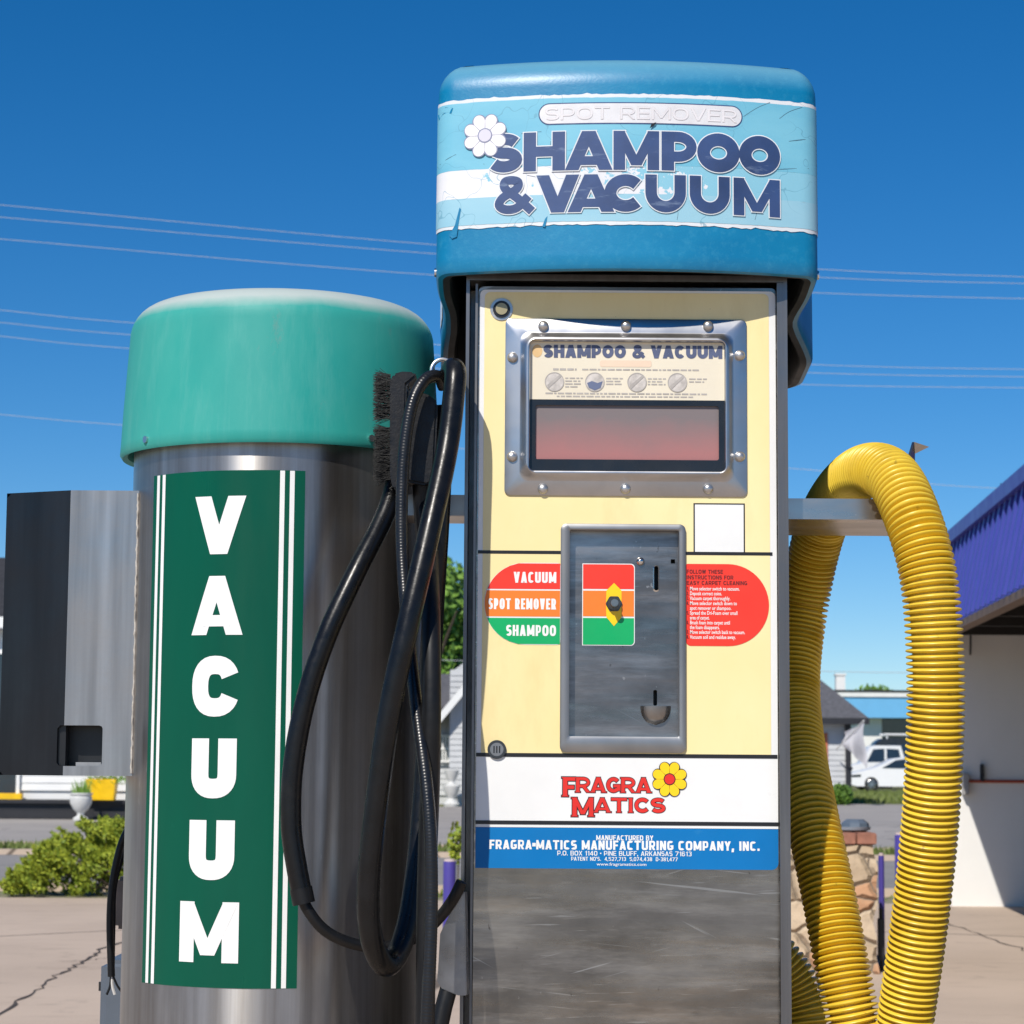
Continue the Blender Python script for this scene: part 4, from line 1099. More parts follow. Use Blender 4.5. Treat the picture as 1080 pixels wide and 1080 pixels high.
# graphics sheets
gx0, gx1 = px(503.5), px(819.5)
zg0, zg1 = pz(916.5), pz(306.5)
mb = holed(rrect(gx0, gx1, pz(873.5), zg1, .008, 6, (0, 0, 1, 1)), [win_hole, coin_hole], pm, .0004); graphic = mb.build('white_backing', white_vinyl, door)
mb = holed(rrect(px(508.5), px(812.5), pz(796.5), zg1 - .0035, .012, 6, (0, 0, .7, .7)), [win_hole, coin_hole], pm, .0008); mb.build('cream_sheet', yellow_vinyl, graphic)
mb = holed(rrect(gx0, gx1, zg0, pz(873.2), .010, 6, (0, 1, 0, 0)), [], pm, .0004); blue = mb.build('blue_band', blue_vinyl, door)
mb = MB()
q = lambda u0, u1, v0, v1, off=.0011: mb.add([pm(px(u0), pz(v0), off), pm(px(u1), pz(v0), off), pm(px(u1), pz(v1), off), pm(px(u0), pz(v1), off)], [(0, 1, 2, 3)])
for r_ in ((503.5, 591, 581.5, 585), (723, 815, 581.5, 585), (503.5, 819, 795, 799), (503.5, 819.5, 866.2, 870.2), (731.5, 786, 530.2, 531.6), (731.5, 733, 531.6, 581.5), (784.6, 786, 531.6, 581.5)):
    mb = MB(); q(*r_); mb.build('black_rule', black_vinyl, graphic)
mb = MB(); q(733, 784.6, 531.6, 581.5, .001); mb.build('white_patch', white_vinyl, graphic)
# pills
def pill(u0, u1, v0, v1, round_left, off, name, mat, parent):
    r = (pz(v0) - pz(v1)) / 2
    cor = (1, 0.08, .08, 1) if round_left else (.12, 1, 1, .05)
    m_ = MB(); P = rrect(px(u0), px(u1), pz(v1), pz(v0), r * .999, 14, cor); m_.add([pm(x, z, off) for x, z in P], [tuple(range(len(P)))]); return m_.build(name, mat, parent)
pw = pill(510.5, 591, 594.3, 680.7, True, .0013, 'selector_label', white_vinyl, door)
def clip_band(v0, v1, mat):
    r = (pz(594.3) - pz(680.7)) / 2; zc = (pz(594.3) + pz(680.7)) / 2; xl = px(511); P = []
    za, zb_ = pz(v0), pz(v1); n = 10
    for i in range(n + 1):
        z = za + (zb_ - za) * i / n; d = min(.999, abs(z - zc) / r); P.append((xl + r * (1 - math.sqrt(1 - d * d)), z))
    P += [(px(590.6), zb_), (px(590.6), za)]
    m_ = MB(); m_.add([pm(x, z, .0016) for x, z in P], [tuple(range(len(P)))]); m_.build('colour_band', mat, pw)
clip_band(595, 622, red_vinyl); clip_band(623.6, 651, orange_vinyl); clip_band(652.6, 680, green_vinyl)
mb = MB()
text(mb, 'VACUUM', px(541.5), px(586.5), pz(615.5), pz(604), pm, .0020, .215, .10, e=2.8); mb.build('label_lettering', letter_white, pw); mb = MB()
text(mb, 'SPOT REMOVER', px(515), px(586.5), pz(643.5), pz(632), pm, .0020, .215, .10, e=2.8); mb.build('label_lettering', letter_white, pw); mb = MB()
text(mb, 'SHAMPOO', px(534), px(586.5), pz(671.5), pz(660), pm, .0020, .215, .10, e=2.8)
mb.build('label_lettering', letter_white, pw)
pr_ = pill(723.3, 811, 594.3, 680.7, False, .0014, 'instruction_label', red_vinyl, door)
mb = MB()
for s_, u1, v in (('FOLLOW THESE', 761, 604.5), ('INSTRUCTIONS FOR', 772, 610.5), ('EASY CARPET CLEANING', 786.5, 616.3)):
    text(mb, s_, px(724.3), px(u1 + 1.5), pz(v), pz(v - 4.1), pm, .0018, .19, .12, e=3)
for i, v in ((1, 622.2), (2, 627.3), (3, 632.4), (4, 637.6), (5, 647.8), (6, 658), (7, 668), (8, 673.2)): text(mb, '%d.' % i, px(724.3), px(726.6), pz(v), pz(v - 3.8), pm, .0018, .17, .1)
mb.build('instruction_heading', M('label_maroon', (.10, .012, .012), .4), pr_)
mb = MB()
for s_, u1, v in (('Move selector switch to vacuum.', 785.5, 622.2), ('Deposit correct coins.', 766, 627.3), ('Vacuum carpet thoroughly.', 773.5, 632.4), ('Move selector switch down to', 781, 637.6), ('spot remover or shampoo.', 773, 642.7),
                  ('Spread the Dri-Foam over small', 783, 647.8), ('area of carpet.', 752, 652.9), ('Brush foam into carpet until', 777, 658), ('the foam disappears.', 763, 663), ('Move selector switch back to vacuum.', 792, 668), ('Vacuum soil and residue away.', 781.5, 673.2)):
    small_text(mb, s_, px(727.5), pz(v), (pz(v - 3.9) - pz(v)) * 1.42, pm, .0018, (px(u1 + 1.5) - px(727.5)) / ((pz(v - 3.9) - pz(v)) * 1.42 * .49 * len(s_)), .014)
mb.build('instruction_lines', letter_white, pr_)
# company band
mb = MB()
text(mb, 'MANUFACTURED BY', px(629.5), px(689), pz(886.3), pz(881), pm, .0008, .2, .12, e=4)
text(mb, 'FRAGRA•MATICS MANUFACTURING COMPANY, INC.', px(518), px(800), pz(896.4), pz(886.6), pm, .0008, .235, .12, e=4)
text(mb, 'P.O. BOX 1140 • PINE BLUFF, ARKANSAS 71613', px(589), px(729), pz(902.6), pz(897.7), pm, .0008, .17, .13, e=4)
text(mb, "PATENT NO'S.  4,527,713  5,074,438  D-381,477", px(603.5), px(714.5), pz(908), pz(904), pm, .0008, .17, .13, e=4)
sz = .0058; small_text(mb, 'www.fragramatics.com', px(630), pz(913), sz * 1.02, pm, .0008, (px(688) - px(630)) / (sz * 1.02 * 10.3), .008)
mb.build('company_lettering', letter_white, blue)
# maker's logo with flower
def flared(mb, s, x0, x1, z0, z1, off, t, grow, drop=0.0):
    "flared serif capitals"
    H = z1 - z0; gap = .05; nat = [NARROW.get(c, 1.0) if c != 'I' else .42 for c in s]; nat[0] *= 1.05; k = ((x1 - x0) / H - gap * (len(s) - 1)) / sum(nat); x = x0
    for i, (ch, v) in enumerate(zip(s, nat)):
        wd = v * k; zz = z0 - (drop if i == 0 else 0); HH = z1 - zz
        gs = glyph(ch, wd * H / HH, t, 2.0)
        fe = []; w_ = wd * H / HH; tf = t * .22; ex_ = t * .26
        foot = lambda xc: fe.append(('S', [(xc - t / 2 - ex_, tf / 2), (xc + t / 2 + ex_, tf / 2)], tf))
        head = lambda xc: fe.append(('S', [(xc - t / 2 - ex_, 1 - tf / 2), (xc + t / 2 + ex_ * .3, 1 - tf / 2)], tf))
        if ch in 'FRTMIA':
            if ch == 'T': foot(w_ / 2)
            elif ch == 'I': foot(w_ / 2); head(w_ / 2)
            elif ch == 'M': foot(t / 2); foot(w_ - t / 2); head(t / 2)
            elif ch == 'A': foot(t / 2); foot(w_ - t / 2)
            else: foot(t / 2); head(t / 2)
        put_strokes(mb, gs + fe, lambda a, x=x, HH=HH: x + a * HH, lambda b, zz=zz, HH=HH: zz + b * HH, pm, off, HH, grow)
        x += (wd + gap) * H
lo = MB(); lr = MB(); gw = .045
for mb_, off, g_ in ((lo, .0008, gw), (lr, .0012, 0)):
    flared(mb_, 'FRAGRA', px(594.5), px(686.5), pz(836), pz(820), off, .23, g_, (pz(836) - pz(840.5)))
    flared(mb_, 'MATICS', px(604.5), px(701.5), pz(857), pz(841.5), off + .0002 if mb_ is lr else off, .23, g_, (pz(857) - pz(861.5)))
lo.build('logo_outline', black_vinyl, graphic); lr.build('logo_lettering', letter_red, graphic)
flower('logo', (black_vinyl, gold_vinyl, letter_red), graphic, px(706), pz(821.5), .0262, pm, .0016, 8, R(22.5))

# locks
m_lockring = M('dark_chrome', (.10, .10, .10), .3, .9)
for (u, v, r, nm) in ((529, 326.5, .0125, 'upper_lock'), (524, 790.5, .0135, 'lower_lock')):
    c_ = (px(u, v), pz(v, u))
    if nm == 'upper_lock':
        mb = MB(); mb.disc_y(c_, r, YP - .0005, YP - .0045, 28); lk = mb.build('lock', black_metal, door, smooth=True)
        mb = MB(); mb.disc_y(c_, r * .70, YP - .0046, YP - .0062, 24); mb.build('lock_face', M('brass_face', (.40, .34, .2), .4, .6), lk, smooth=True)
        mb = MB(); n = 28; rg = lambda rr, y: [(c_[0] + rr * math.cos(2 * math.pi * i / n), y, c_[1] + rr * math.sin(2 * math.pi * i / n)) for i in range(n)]
        mb.loft([rg(r * 1.35, YP - .0009), rg(r * 1.33, YP - .0022), rg(r * 1.02, YP - .0022)]); mb.build('lock_washer', rivet_m, lk, smooth=True)
    else:
        mb = MB(); mb.disc_y(c_, r, YP - .0005, YP - .005, 28); lk = mb.build('lock', m_lockring, door, bevel=.001)
        mb = MB(); mb.disc_y(c_, r * .72, YP - .0051, YP - .0064, 28); mb.build('lock_face', M('nickel', (.33, .32, .31), .35, .9), lk, bevel=.0006)
        mb = MB()
        for dx in (-.004, 0, .004): mb.box((c_[0] + dx - .0009, YP - .0069, c_[1] - .005), (c_[0] + dx + .0009, YP - .0065, c_[1] + .005))
        mb.build('lock_slot', black_metal, lk)

# stamped window
def ring_rect(rc, inset, r, y, n=8):
    return [(x, y, z) for x, z in rrect(rc[0] + inset, rc[1] - inset, rc[2] + inset, rc[3] - inset, r, n)]
lerp4 = lambda a, b, t: tuple(x + (y - x) * t for x, y in zip(a, b))
mb = MB(); rings = [ring_rect(wo, 0, .008, YP - .0012), ring_rect(wo, 0, .008, YP - .003), ring_rect(wo, .0014, .008, YP - .0040)]
for t, h, r in ((.58, .0042, .012), (.62, .0048, .016), (.70, .0072, .018), (.79, .0108, .018), (.86, .0126, .016), (.92, .0130, .011), (.97, .0122, .008), (1.0, .0100, .006), (1.0, .0015, .006)):
    rings.append([(x, YP - h, z) for x, z in rrect(*lerp4(wo, wi, t), r, 8)])
mb.loft(rings); wf = mb.build('window_frame', steel_frame, door, smooth=40)
for u, v in ((573, 344.5), (660, 344.5), (746.5, 344.5), (572.5, 516), (659.5, 516), (746.5, 516), (540.5, 377.5), (540, 482), (780, 375.5), (780, 482)):
    mb = MB(); mb.disc_y((px(u, v), pz(v, u)), .0078, YP - .0038, YP - .0055, 20, .0052); mb.build('rivet', rivet_m, wf, smooth=True)
YS = YP - .002; sm = lambda x, z, off: (x, YS - off, z)
cream = M('cream_sign', C(238, 228, 205, .9), .35, 0, .03, 8, dirt=((.60, .54, .44), 8, .62))
mb = MB(); mb.add([sm(wi[0] - .01, pz(422), 0), sm(wi[1] + .01, pz(422), 0), sm(wi[1] + .01, wi[3] + .01, 0), sm(wi[0] - .01, wi[3] + .01, 0)], [(0, 1, 2, 3)]); sign = mb.build('instruction_sign', cream, door)
mb = MB(); text(mb, 'SHAMPOO & VACUUM', px(571.5), px(762.5), pz(378), pz(364.5), sm, .0006, .31, .06, e=2.0); mb.build('sign_lettering', M('faded_navy', (.085, .105, .19), .5, 0, .2, 30), sign)
mb = MB(); n = 20; mb.add([sm(px(565) + .0075 * math.cos(2 * math.pi * i / n), pz(371) + .0095 * math.sin(2 * math.pi * i / n), .0004) for i in range(n)], [tuple(range(n))])
mb.build('faded_flower', M('faded_orange', (.70, .47, .22), .5, 0, .1, 40), sign)
P = rrect(px(632), px(687), pz(387.3), pz(380.5), .003, 4); mb = MB(); mb.add([sm(x, z, .0004) for x, z in P], [tuple(range(len(P)))]); pil = mb.build('faded_strip', M('faded_peach', (.78, .60, .45), .5), sign)
m_fgrey = M('faded_grey', (.42, .39, .36), .5, 0, .15, 50)
mb = MB(); rng = random.Random(5)
def words(u0, u1, v, h=1.6):
    u = u0
    while u < u1 - 1.5:
        w_ = min(rng.uniform(2.5, 8), u1 - u); mb.add([sm(px(u), pz(v + h / 2), .0005), sm(px(u + w_), pz(v + h / 2), .0005), sm(px(u + w_), pz(v - h / 2), .0005), sm(px(u), pz(v - h / 2), .0005)], [(0, 1, 2, 3)]); u += w_ + 1.3
words(582, 607, 390.2, 2); words(613, 738, 390.2, 1.5)
for u0, n_ in ((595, 4), (638.5, 3), (683, 3), (727, 2)):
    for i in range(n_): words(u0, u0 + (20, 16, 19, 13)[i], 399.5 + i * 3, 1.3)
words(574, 746, 415.5, 1.5); words(586, 733, 418.6, 1.3)
mb.build('faded_print', m_fgrey, sign)
for k, u in enumerate((583.5, 626.5, 671.5, 714.5)):
    cxp, czp, rr_ = px(u), pz(403.5), .0143
    mb = MB(); n = 30; ring = lambda r: [sm(cxp + r * math.cos(2 * math.pi * i / n), czp + r * math.sin(2 * math.pi * i / n), .0006) for i in range(n)]
    mb.add(ring(rr_), [tuple(range(n))]); pc = mb.build('picture_disc', M('picture_grey', (.56, .52, .48), .5, 0, .25, 90), sign)
    mb = MB(); mb.loft([[(x, y - .0003, z) for x, y, z in ring(rr_)], [(x, y - .0003, z) for x, y, z in ring(rr_ * .9)]]); mb.build('picture_ring', m_fgrey, pc)
    mb = MB(); A = [(-.6, -.7), (-.1, -.2), (.7, .55), (.5, .7), (-.2, .1), (-.75, -.35)] if k != 1 else [(-.8, -.1), (-.3, .1), (.3, -.1), (.8, .1), (.6, -.6), (0, -.86), (-.6, -.6)]
    mb.add([sm(cxp + a * rr_, czp + b * rr_, .0011) for a, b in A], [tuple(range(len(A)))]); mb.build('picture_figure', m_fgrey if k != 1 else M('picture_navy', (.12, .15, .25), .5), pc)
mb = holed([(wi[0] - .01, wi[2] - .01), (wi[1] + .01, wi[2] - .01), (wi[1] + .01, pz(422.3)), (wi[0] - .01, pz(422.3))], [rrect(px(563.5), px(758.5), pz(485), pz(428), .003, 3)], sm, .0); mb.build('display_bezel', M('bezel_black', (.014, .016, .02), .25, 0, .2, 10), door)
def display_mat():
    t = NT('frosted_red_window')
    sx = t.n('ShaderNodeSeparateXYZ'); t.l(t.coord(), sx.inputs[0])
    zz = t.ramp(sx.outputs['Z'], pz(486) - .15, pz(428) - .15)
    ad = t.n('ShaderNodeMath', _operation='MULTIPLY_ADD'); ad.inputs[1].default_value = .5; t.l(t.noise(16, (1, 1, 1.2), 6, .65), ad.inputs[0]); t.l(zz, ad.inputs[2])
    c = t.mix(t.ramp(ad.outputs[0], .35, 1.05), C(166, 112, 110), C(122, 112, 112))
    return t.set(color=c, rough=.42)
mb = MB(); mb.add([sm(px(563), pz(486), -.004), sm(px(759), pz(486), -.004), sm(px(759), pz(427), -.004), sm(px(563), pz(427), -.004)], [(0, 1, 2, 3)]); mb.build('display', display_mat(), door)

# coin plate
mb = MB(); ins = .0018
rings = [ring_rect(co, 0, .009, YP - .0006), ring_rect(co, 0, .009, YP - .0050), ring_rect(co, ins, .008, YP - .0062)]
rings += [[(x, YP - .0062, z) for x, z in rrect(*lerp4(co, ci, .82), .004, 8)], [(x, YP - .005, z) for x, z in rrect(*ci, .0025, 8)], [(x, YP + .017, z) for x, z in rrect(*ci, .0025, 8)]]
mb.loft(rings); cf = mb.build('coin_frame', brushed('frame_grey_steel', (.33, .33, .33), .40, (.4, 1, .2), 0, .2, met=.85), door, smooth=40)
YC = YP + .0165; cmx = lambda x, z, off: (x, YC - off, z)
pu = lambda u, v=650: pt(u, v, YC).x
pv = lambda v, u=660: pt(u, v, YC).z
slot = rrect(pu(689.8), pu(694.2), pv(622.5), pv(597), .0028, 5); slot2 = rrect(pu(689), pu(693), pv(744), pv(727.5), .0022, 5); keyh = rrect(pu(707.5), pu(712), pv(594), pv(589.5), .0005, 2)
mb = holed(rrect(ci[0] - .001, ci[1] + .001, ci[2] - .001, ci[3] + .001, .002, 3), [slot, slot2, keyh], cmx, 0); cp = mb.build('coin_plate', steel_coin, cf)
mb = MB(); mb.box((ci[0], YC + .03, ci[2]), (ci[1], YC + .033, ci[3])); mb.build('coin_mechanism', black_metal, cf)
mb = MB()
for a, b in (((689.8, 622.5), (694.2, 597)),):
    mb.loft([[cmx(x, z, .0001) for x, z in rrect(pu(a[0]) - .0016, pu(b[0]) + .0016, pv(a[1]) - .002, pv(b[1]) + .0012, .004, 5)], [cmx(x, z, .0012) for x, z in rrect(pu(a[0]), pu(b[0]), pv(a[1]), pv(b[1]), .0028, 5)]])
mb.build('coin_slot_rim', chrome, cp)
mb = MB(); mb.disc_y((pu(675.3), pv(592)), .0062, YC - .0002, YC - .001, 20, .0055); mb.build('plate_rivet', chrome, cp, smooth=True)
# coin return scoop
mb = MB(); sc = []; u_c, v_t = pu(691.5), pv(744.5); hw = pu(707.5) - pu(675.5); hw /= 2; NN = 16
for k in range(7):
    t = k / 6; z = v_t - t * (pv(744.5) - pv(764.5)); row = []
    wd = hw * (1 - t ** 2.4) ** .5 if t < 1 else .0005
    for i in range(NN + 1):
        s = -1 + 2 * i / NN; row.append((u_c + s * wd, YC - .013 * (1 - s * s) ** .5 * (1 - t ** 2) ** .5 - .0004, z))
    sc.append(row)
mb.loft(sc, closed=False); top_ = sc[0]
mb.add([(x, YC - .0004 - max(0, (YC - y) - .0022), z - .0006) for x, y, z in top_], [tuple(range(NN + 1))]); mb.build('coin_return', M('worn_scoop', (.32, .31, .30), .32, 1.0, .15, 20), cp, smooth=30)
# selector sticker and knob
su0, su1 = pu(614), pu(669.5); vz0, vz1 = pv(681), pv(594.5)
P = rrect(su0, su1, vz0, vz1, .006, 6, (.1, 1, 1, .1)); mb = MB(); mb.add([cmx(x, z, .0004) for x, z in P], [tuple(range(len(P)))]); stk = mb.build('selector_sticker', white_vinyl, cp)
def band(v0, v1, cor, mat, off=.0008):
    P = rrect(pu(614.8), pu(668.6), pv(v1), pv(v0), .0055, 6, cor); m_ = MB(); m_.add([cmx(x, z, off) for x, z in P], [tuple(range(len(P)))]); m_.build('colour_band', mat, stk)
band(595.4, 621.3, (.02, .02, 1, .1), red_vinyl); band(623.2, 650.2, (.02,) * 4, orange_vinyl); band(652, 680.2, (.1, 1, .02, .02), green_vinyl)
mb = MB(); kc = (pu(647.5), pv(637)); mb.add([cmx(pu(639), pv(637), .0012), cmx(pu(639.5), pv(623), .0012), cmx(kc[0], pv(615), .0012), cmx(pu(655.5), pv(623), .0012), cmx(pu(655.5), pv(651), .0012), cmx(kc[0], pv(660.5), .0012), cmx(pu(639.5), pv(651), .0012)], [tuple(range(7))]); mb.build('yellow_arrow', gold_vinyl, stk)
mb = MB(); mb.disc_y(kc, .0125, YC - .001, YC - .004, 6); kn = mb.build('selector_knob', m_lockring, cp, bevel=.0008)
mb = MB(); mb.disc_y(kc, .0095, YC - .0041, YC - .010, 24); mb.build('knob_nut', M('bronze_dark', (.13, .115, .10), .3, .9), kn, bevel=.001)
mb = MB(); mb.disc_y(kc, .0055, YC - .0101, YC - .024, 18); mb.build('knob_shaft', M('steel_shaft', (.35, .33, .3), .3, 1), kn, bevel=.001)

# ------------------------------------------------------------------ hood
HXc = pt(664, 180, 3.22).x
HW, HWB = .2915, .304
YHF, YHS, YHB = 3.222, 3.274, 3.84            # bulged front centre, front corners, back
z_lo = pt(660, 283, 3.215).z; z_hi = pt(662, 54, 3.26).z
def half_w(y):
    t = min(1, max(0, (y - 3.50) / .15)); t = t * t * (3 - 2 * t); return HW + (HWB - HW) * t - .011 * math.exp(-((y - 3.45) / .07) ** 2)
def plan(inset=0.0):
    "closed outline, front centre first, going right"
    P = []; rc = .035
    xe = HW - rc
    for i in range(13):
        x = xe * i / 12; P.append((x, YHF + (YHS - YHF) * (x / HW) ** 2))
    sl_ = 2 * (YHS - YHF) * xe / HW ** 2; y0 = P[-1][1]
    a_s = math.atan(sl_)
    for i in range(1, 9):
        a = a_s + (math.pi / 2 - a_s) * i / 8
        P.append((xe + rc * (math.sin(a) - math.sin(a_s)) , y0 + rc * (math.cos(a_s) - math.cos(a))))
    kx_ = HW - P[-1][0]
    yS = P[-1][1]
    for i in range(1, 25):
        y = yS + (YHB - .08 - yS) * i / 24; P.append((half_w(y) - kx_ * (1 - i / 24), y))
    xb_, yb2 = P[-1]
    for i in range(1, 8):
        a = R(90 * i / 7); P.append((xb_ - .08 + .08 * math.cos(a), yb2 + .08 * math.sin(a)))
    P.append((0, P[-1][1] + .01))
    full = P + [(-x, y) for x, y in P[-2:0:-1]]
    sk = lambda y: .017 * min(1, max(0, (y - 3.46) / .15))
    full = [(x + sk(y), y) for x, y in full]
    if inset:
        n = len(full); out = []
        for i in range(n):
            a, b = Vector(full[i - 1]), Vector(full[(i + 1) % n]); d = (b - a).normalized(); out.append((full[i][0] - d.y * inset, full[i][1] + d.x * inset))
        full = out
    return full
def zbot(y):
    t = min(1, max(0, (y - 3.27) / .36)); return z_lo - .066 * t ** 1.1 - .012 * min(1, max(0, (y - 3.63) / .2))
mb = MB(); rings = []
base = plan()
Hh = z_hi - z_lo
for ins, dz in ((.010, .0), (.003, .002), (.0, .008)):
    rings.append([(HXc + x, y, zbot(b[1]) + dz) for (x, y), b in zip(plan(ins) if ins else base, base)])
for k in (.06, .15, .3, .5, .7):
    rings.append([(HXc + x, y, zbot(b[1]) + .008 + (z_hi - .062 - zbot(b[1]) - .008) * k) for (x, y), b in zip(plan(.0012 * k), base)])
for i in range(0, 9):
    a = R(90 * i / 8); rings.append([(HXc + x, y, z_hi - .062 + .050 * math.sin(a)) for x, y in plan(.0012 + .05 * (1 - math.cos(a)))])
for s, dz in ((.8, .007), (.55, .011), (.25, .013), (.02, .0135)):
    pb = plan(.0512); rings.append([(HXc + x * s, (y - 3.5) * s + 3.5, z_hi - .012 + dz) for x, y in pb])
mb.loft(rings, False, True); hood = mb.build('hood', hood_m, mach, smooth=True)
mb = MB(); rings = []
for ins, dz, q_ in ((.010, .0, 0), (.020, .001, 0), (.024, .006, 0), (.024, .09, 0)):
    rings.append([(HXc + x, y, zbot(b[1]) + dz) for (x, y), b in zip(plan(ins), base)])
rings.append([(HXc + x * .9, (y - 3.5) * .9 + 3.5, z_lo + .11) for x, y in plan(.024)])
mb.loft(rings, False, True); mb.build('hood_lining', hood_in, hood, smooth=True)
mb = MB(); 
for s in (-1, 1):
    x = HXc + s * (HW - .015); mb = MB(); mb.tube([(x - s * .004, 3.30, z_lo + .010), (x + s * .007, 3.30, z_lo + .010)], .0065, 12); mb.build('hood_bolt', chrome, hood, smooth=True)
# decal on the hood: arc-length map along the plan outline
half = [Vector(p) for p in base[:60]]
arcs = [0.0]
for a, b in zip(half, half[1:]): arcs.append(arcs[-1] + (b - a).length)
ZV0, ZV1 = z_lo + .008, z_hi - .062
def hoodmap(s, z, off):
    sg = 1 if s >= 0 else -1; a = abs(s); j = 0
    while j < len(arcs) - 2 and arcs[j + 1] < a: j += 1
    t = (a - arcs[j]) / (arcs[j + 1] - arcs[j]); p = half[j].lerp(half[j + 1], t)
    d = (half[min(j + 1, len(half) - 1)] - half[max(0, j - 1)] if j else Vector((1, 0))).normalized(); nrm = Vector((d.y, -d.x))
    if z > ZV1: off = off - .0012
    q_ = p + nrm * (off + .0008 - .0012 * max(0, (z - ZV0) / (ZV1 - ZV0)))
    return (HXc + sg * q_.x, q_.y, z)
def hx(u, v):
    "photo pixel on the hood front -> (arc length, height)"
    Y = 3.22
    for _ in range(4):
        p = pt(u, v, Y); x = max(-HW + .036, min(HW - .036, p.x - HXc)); Y = YHF + (YHS - YHF) * (x / HW) ** 2
    x = p.x - HXc; sg = 1 if x >= 0 else -1; a = abs(x); j = 0
    while j < 18 and half[j + 1].x < a: j += 1
    t = min(1, (a - half[j].x) / max(1e-6, half[j + 1].x - half[j].x)); return sg * (arcs[j] + t * (arcs[j + 1] - arcs[j])), p.z
dz1, dz0 = hx(660, 99)[1], hx(660, 237)[1]
SE = arcs[20] + .004
rng = random.Random(11)
def strip(za, zb, s0, s1, off, jag=0.0, ns=90, nz=3):
    m_ = MB(); rows = []
    jt = [rng.gauss(0, jag) for _ in range(ns + 1)]; jb = [rng.gauss(0, jag) for _ in range(ns + 1)]
    for k in range(nz + 1):
        rows.append([hoodmap(s0 + (s1 - s0) * i / ns, (za + jb[i]) + (zb + jt[i] - za - jb[i]) * k / nz, off) for i in range(ns + 1)])
    m_.loft(rows, closed=False); return m_
dec = strip(dz0, dz1, -SE, SE, .0002, .0006).build('hood_decal', decal_mat('decal_white', (.74, .76, .78), (.66, .70, .73)), hood, smooth=True)
c_hi = decal_mat('decal_cyan', C(112, 186, 212, .92), C(126, 196, 218, .92)); c_lo = decal_mat('decal_pale_cyan', C(160, 206, 222, .92), C(150, 200, 219, .92))
c_st = decal_mat('decal_stripe', (.77, .77, .79), (.70, .71, .74), (C(140, 200, 220, .92), -.10, .22))
zs1, zs0 = hx(485, 180)[1], hx(485, 210)[1]
bt = .0052
strip(zs1, dz1 - bt, -SE, SE, .0006, .0002).build('upper_field', c_hi, dec, smooth=True)
strip(dz0 + bt, zs0, -SE, SE, .0006, .0002).build('lower_field', c_lo, dec, smooth=True)
strip(zs0, zs1, -SE, SE, .0005, .0).build('white_stripe', c_st, dec, smooth=True)
# peeled tears showing hood plastic
mb = MB()
for T_ in ([(477, 252), (474, 248), (480, 238), (485, 219), (486.5, 221), (484, 236), (482, 250)], [(463, 123), (468, 118), (476, 119.5), (478, 114), (470, 112), (462, 117)], [(572, 239), (575, 231), (577.5, 228), (577, 232), (575, 240)]):
    mb = MB(); mb.add([hoodmap(*hx(u, v), .0011) for u, v in T_], [tuple(range(len(T_)))]); mb.build('peeled_tear', hood_m, dec)
mb = MB(); rngc = random.Random(2)
for P in ([(464, 171), (472, 167), (481, 163)], [(550, 141), (560, 139.5), (571, 139)], [(534, 139), (541, 143), (545, 147)], [(568, 153.5), (574, 154.5), (580, 153.5), (581, 149)], [(811, 158), (821, 154)], [(820, 179), (835, 178), (853, 177)], [(784, 123), (798, 114), (812, 108)], [(822, 125), (832, 118), (846, 113)], [(832, 149), (848, 147), (860, 146)], [(714, 232), (715, 225), (714, 221)], [(796, 232), (798, 224)], [(690, 178), (700, 181), (716, 181)], [(556, 185), (566, 187), (574, 190)]):
    Q = [hoodmap(*hx(u, v), .0007) for u, v in P]; mb.tube(catmull(Q, 5), .00030, 4)
mb.build('crack_line', M('crack_grey', (.06, .10, .13), .7), dec)
# pill with ghosted words
zp1, zp0 = hx(675, 108)[1], hx(675, 131)[1]; sp0, sp1 = hx(568, 120)[0], hx(783, 120)[0]
for ins, m_, off, nm in ((0, navy_vinyl, .0010, 'pill_outline'), (.0017, M('pill_white', (.70, .70, .72), .45, 0, .06, 40, dirt=((.58, .52, .52), 25, .6)), .0013, 'pill_field')):
    r_ = (zp1 - zp0) / 2 - ins; mb = MB(); n = 70; a_, b_ = sp0 + ins, sp1 - ins; zc = (zp0 + zp1) / 2; rows = [[], []]
    for i in range(n + 1):
        t = (1 - math.cos(math.pi * i / n)) / 2; s = a_ + (b_ - a_) * t
        d = min(s - a_, b_ - s); h = r_ if d >= r_ else math.sqrt(max(0, r_ * r_ - (r_ - d) ** 2))
        rows[0].append(hoodmap(s, zc - h, off)); rows[1].append(hoodmap(s, zc + h, off))
    mb.loft(rows, closed=False); pil = mb.build(nm, m_, dec, smooth=True)
mb = MB(); text(mb, 'SPOT REMOVER', hx(575, 120)[0], hx(777, 120)[0], zp0 + .0065, zp1 - .0065, hoodmap, .0016, .2, .12, e=2.4); mb.build('ghost_outline', M('ghost_shadow', (.655, .63, .64), .5), dec)
mb = MB(); text(mb, 'SPOT REMOVER', hx(575.6, 120)[0], hx(776.4, 120)[0], zp0 + .0071, zp1 - .0071, hoodmap, .0019, .15, .17, e=2.4); mb.build('ghost_lettering', M('ghost_white', (.72, .70, .72), .5), dec)
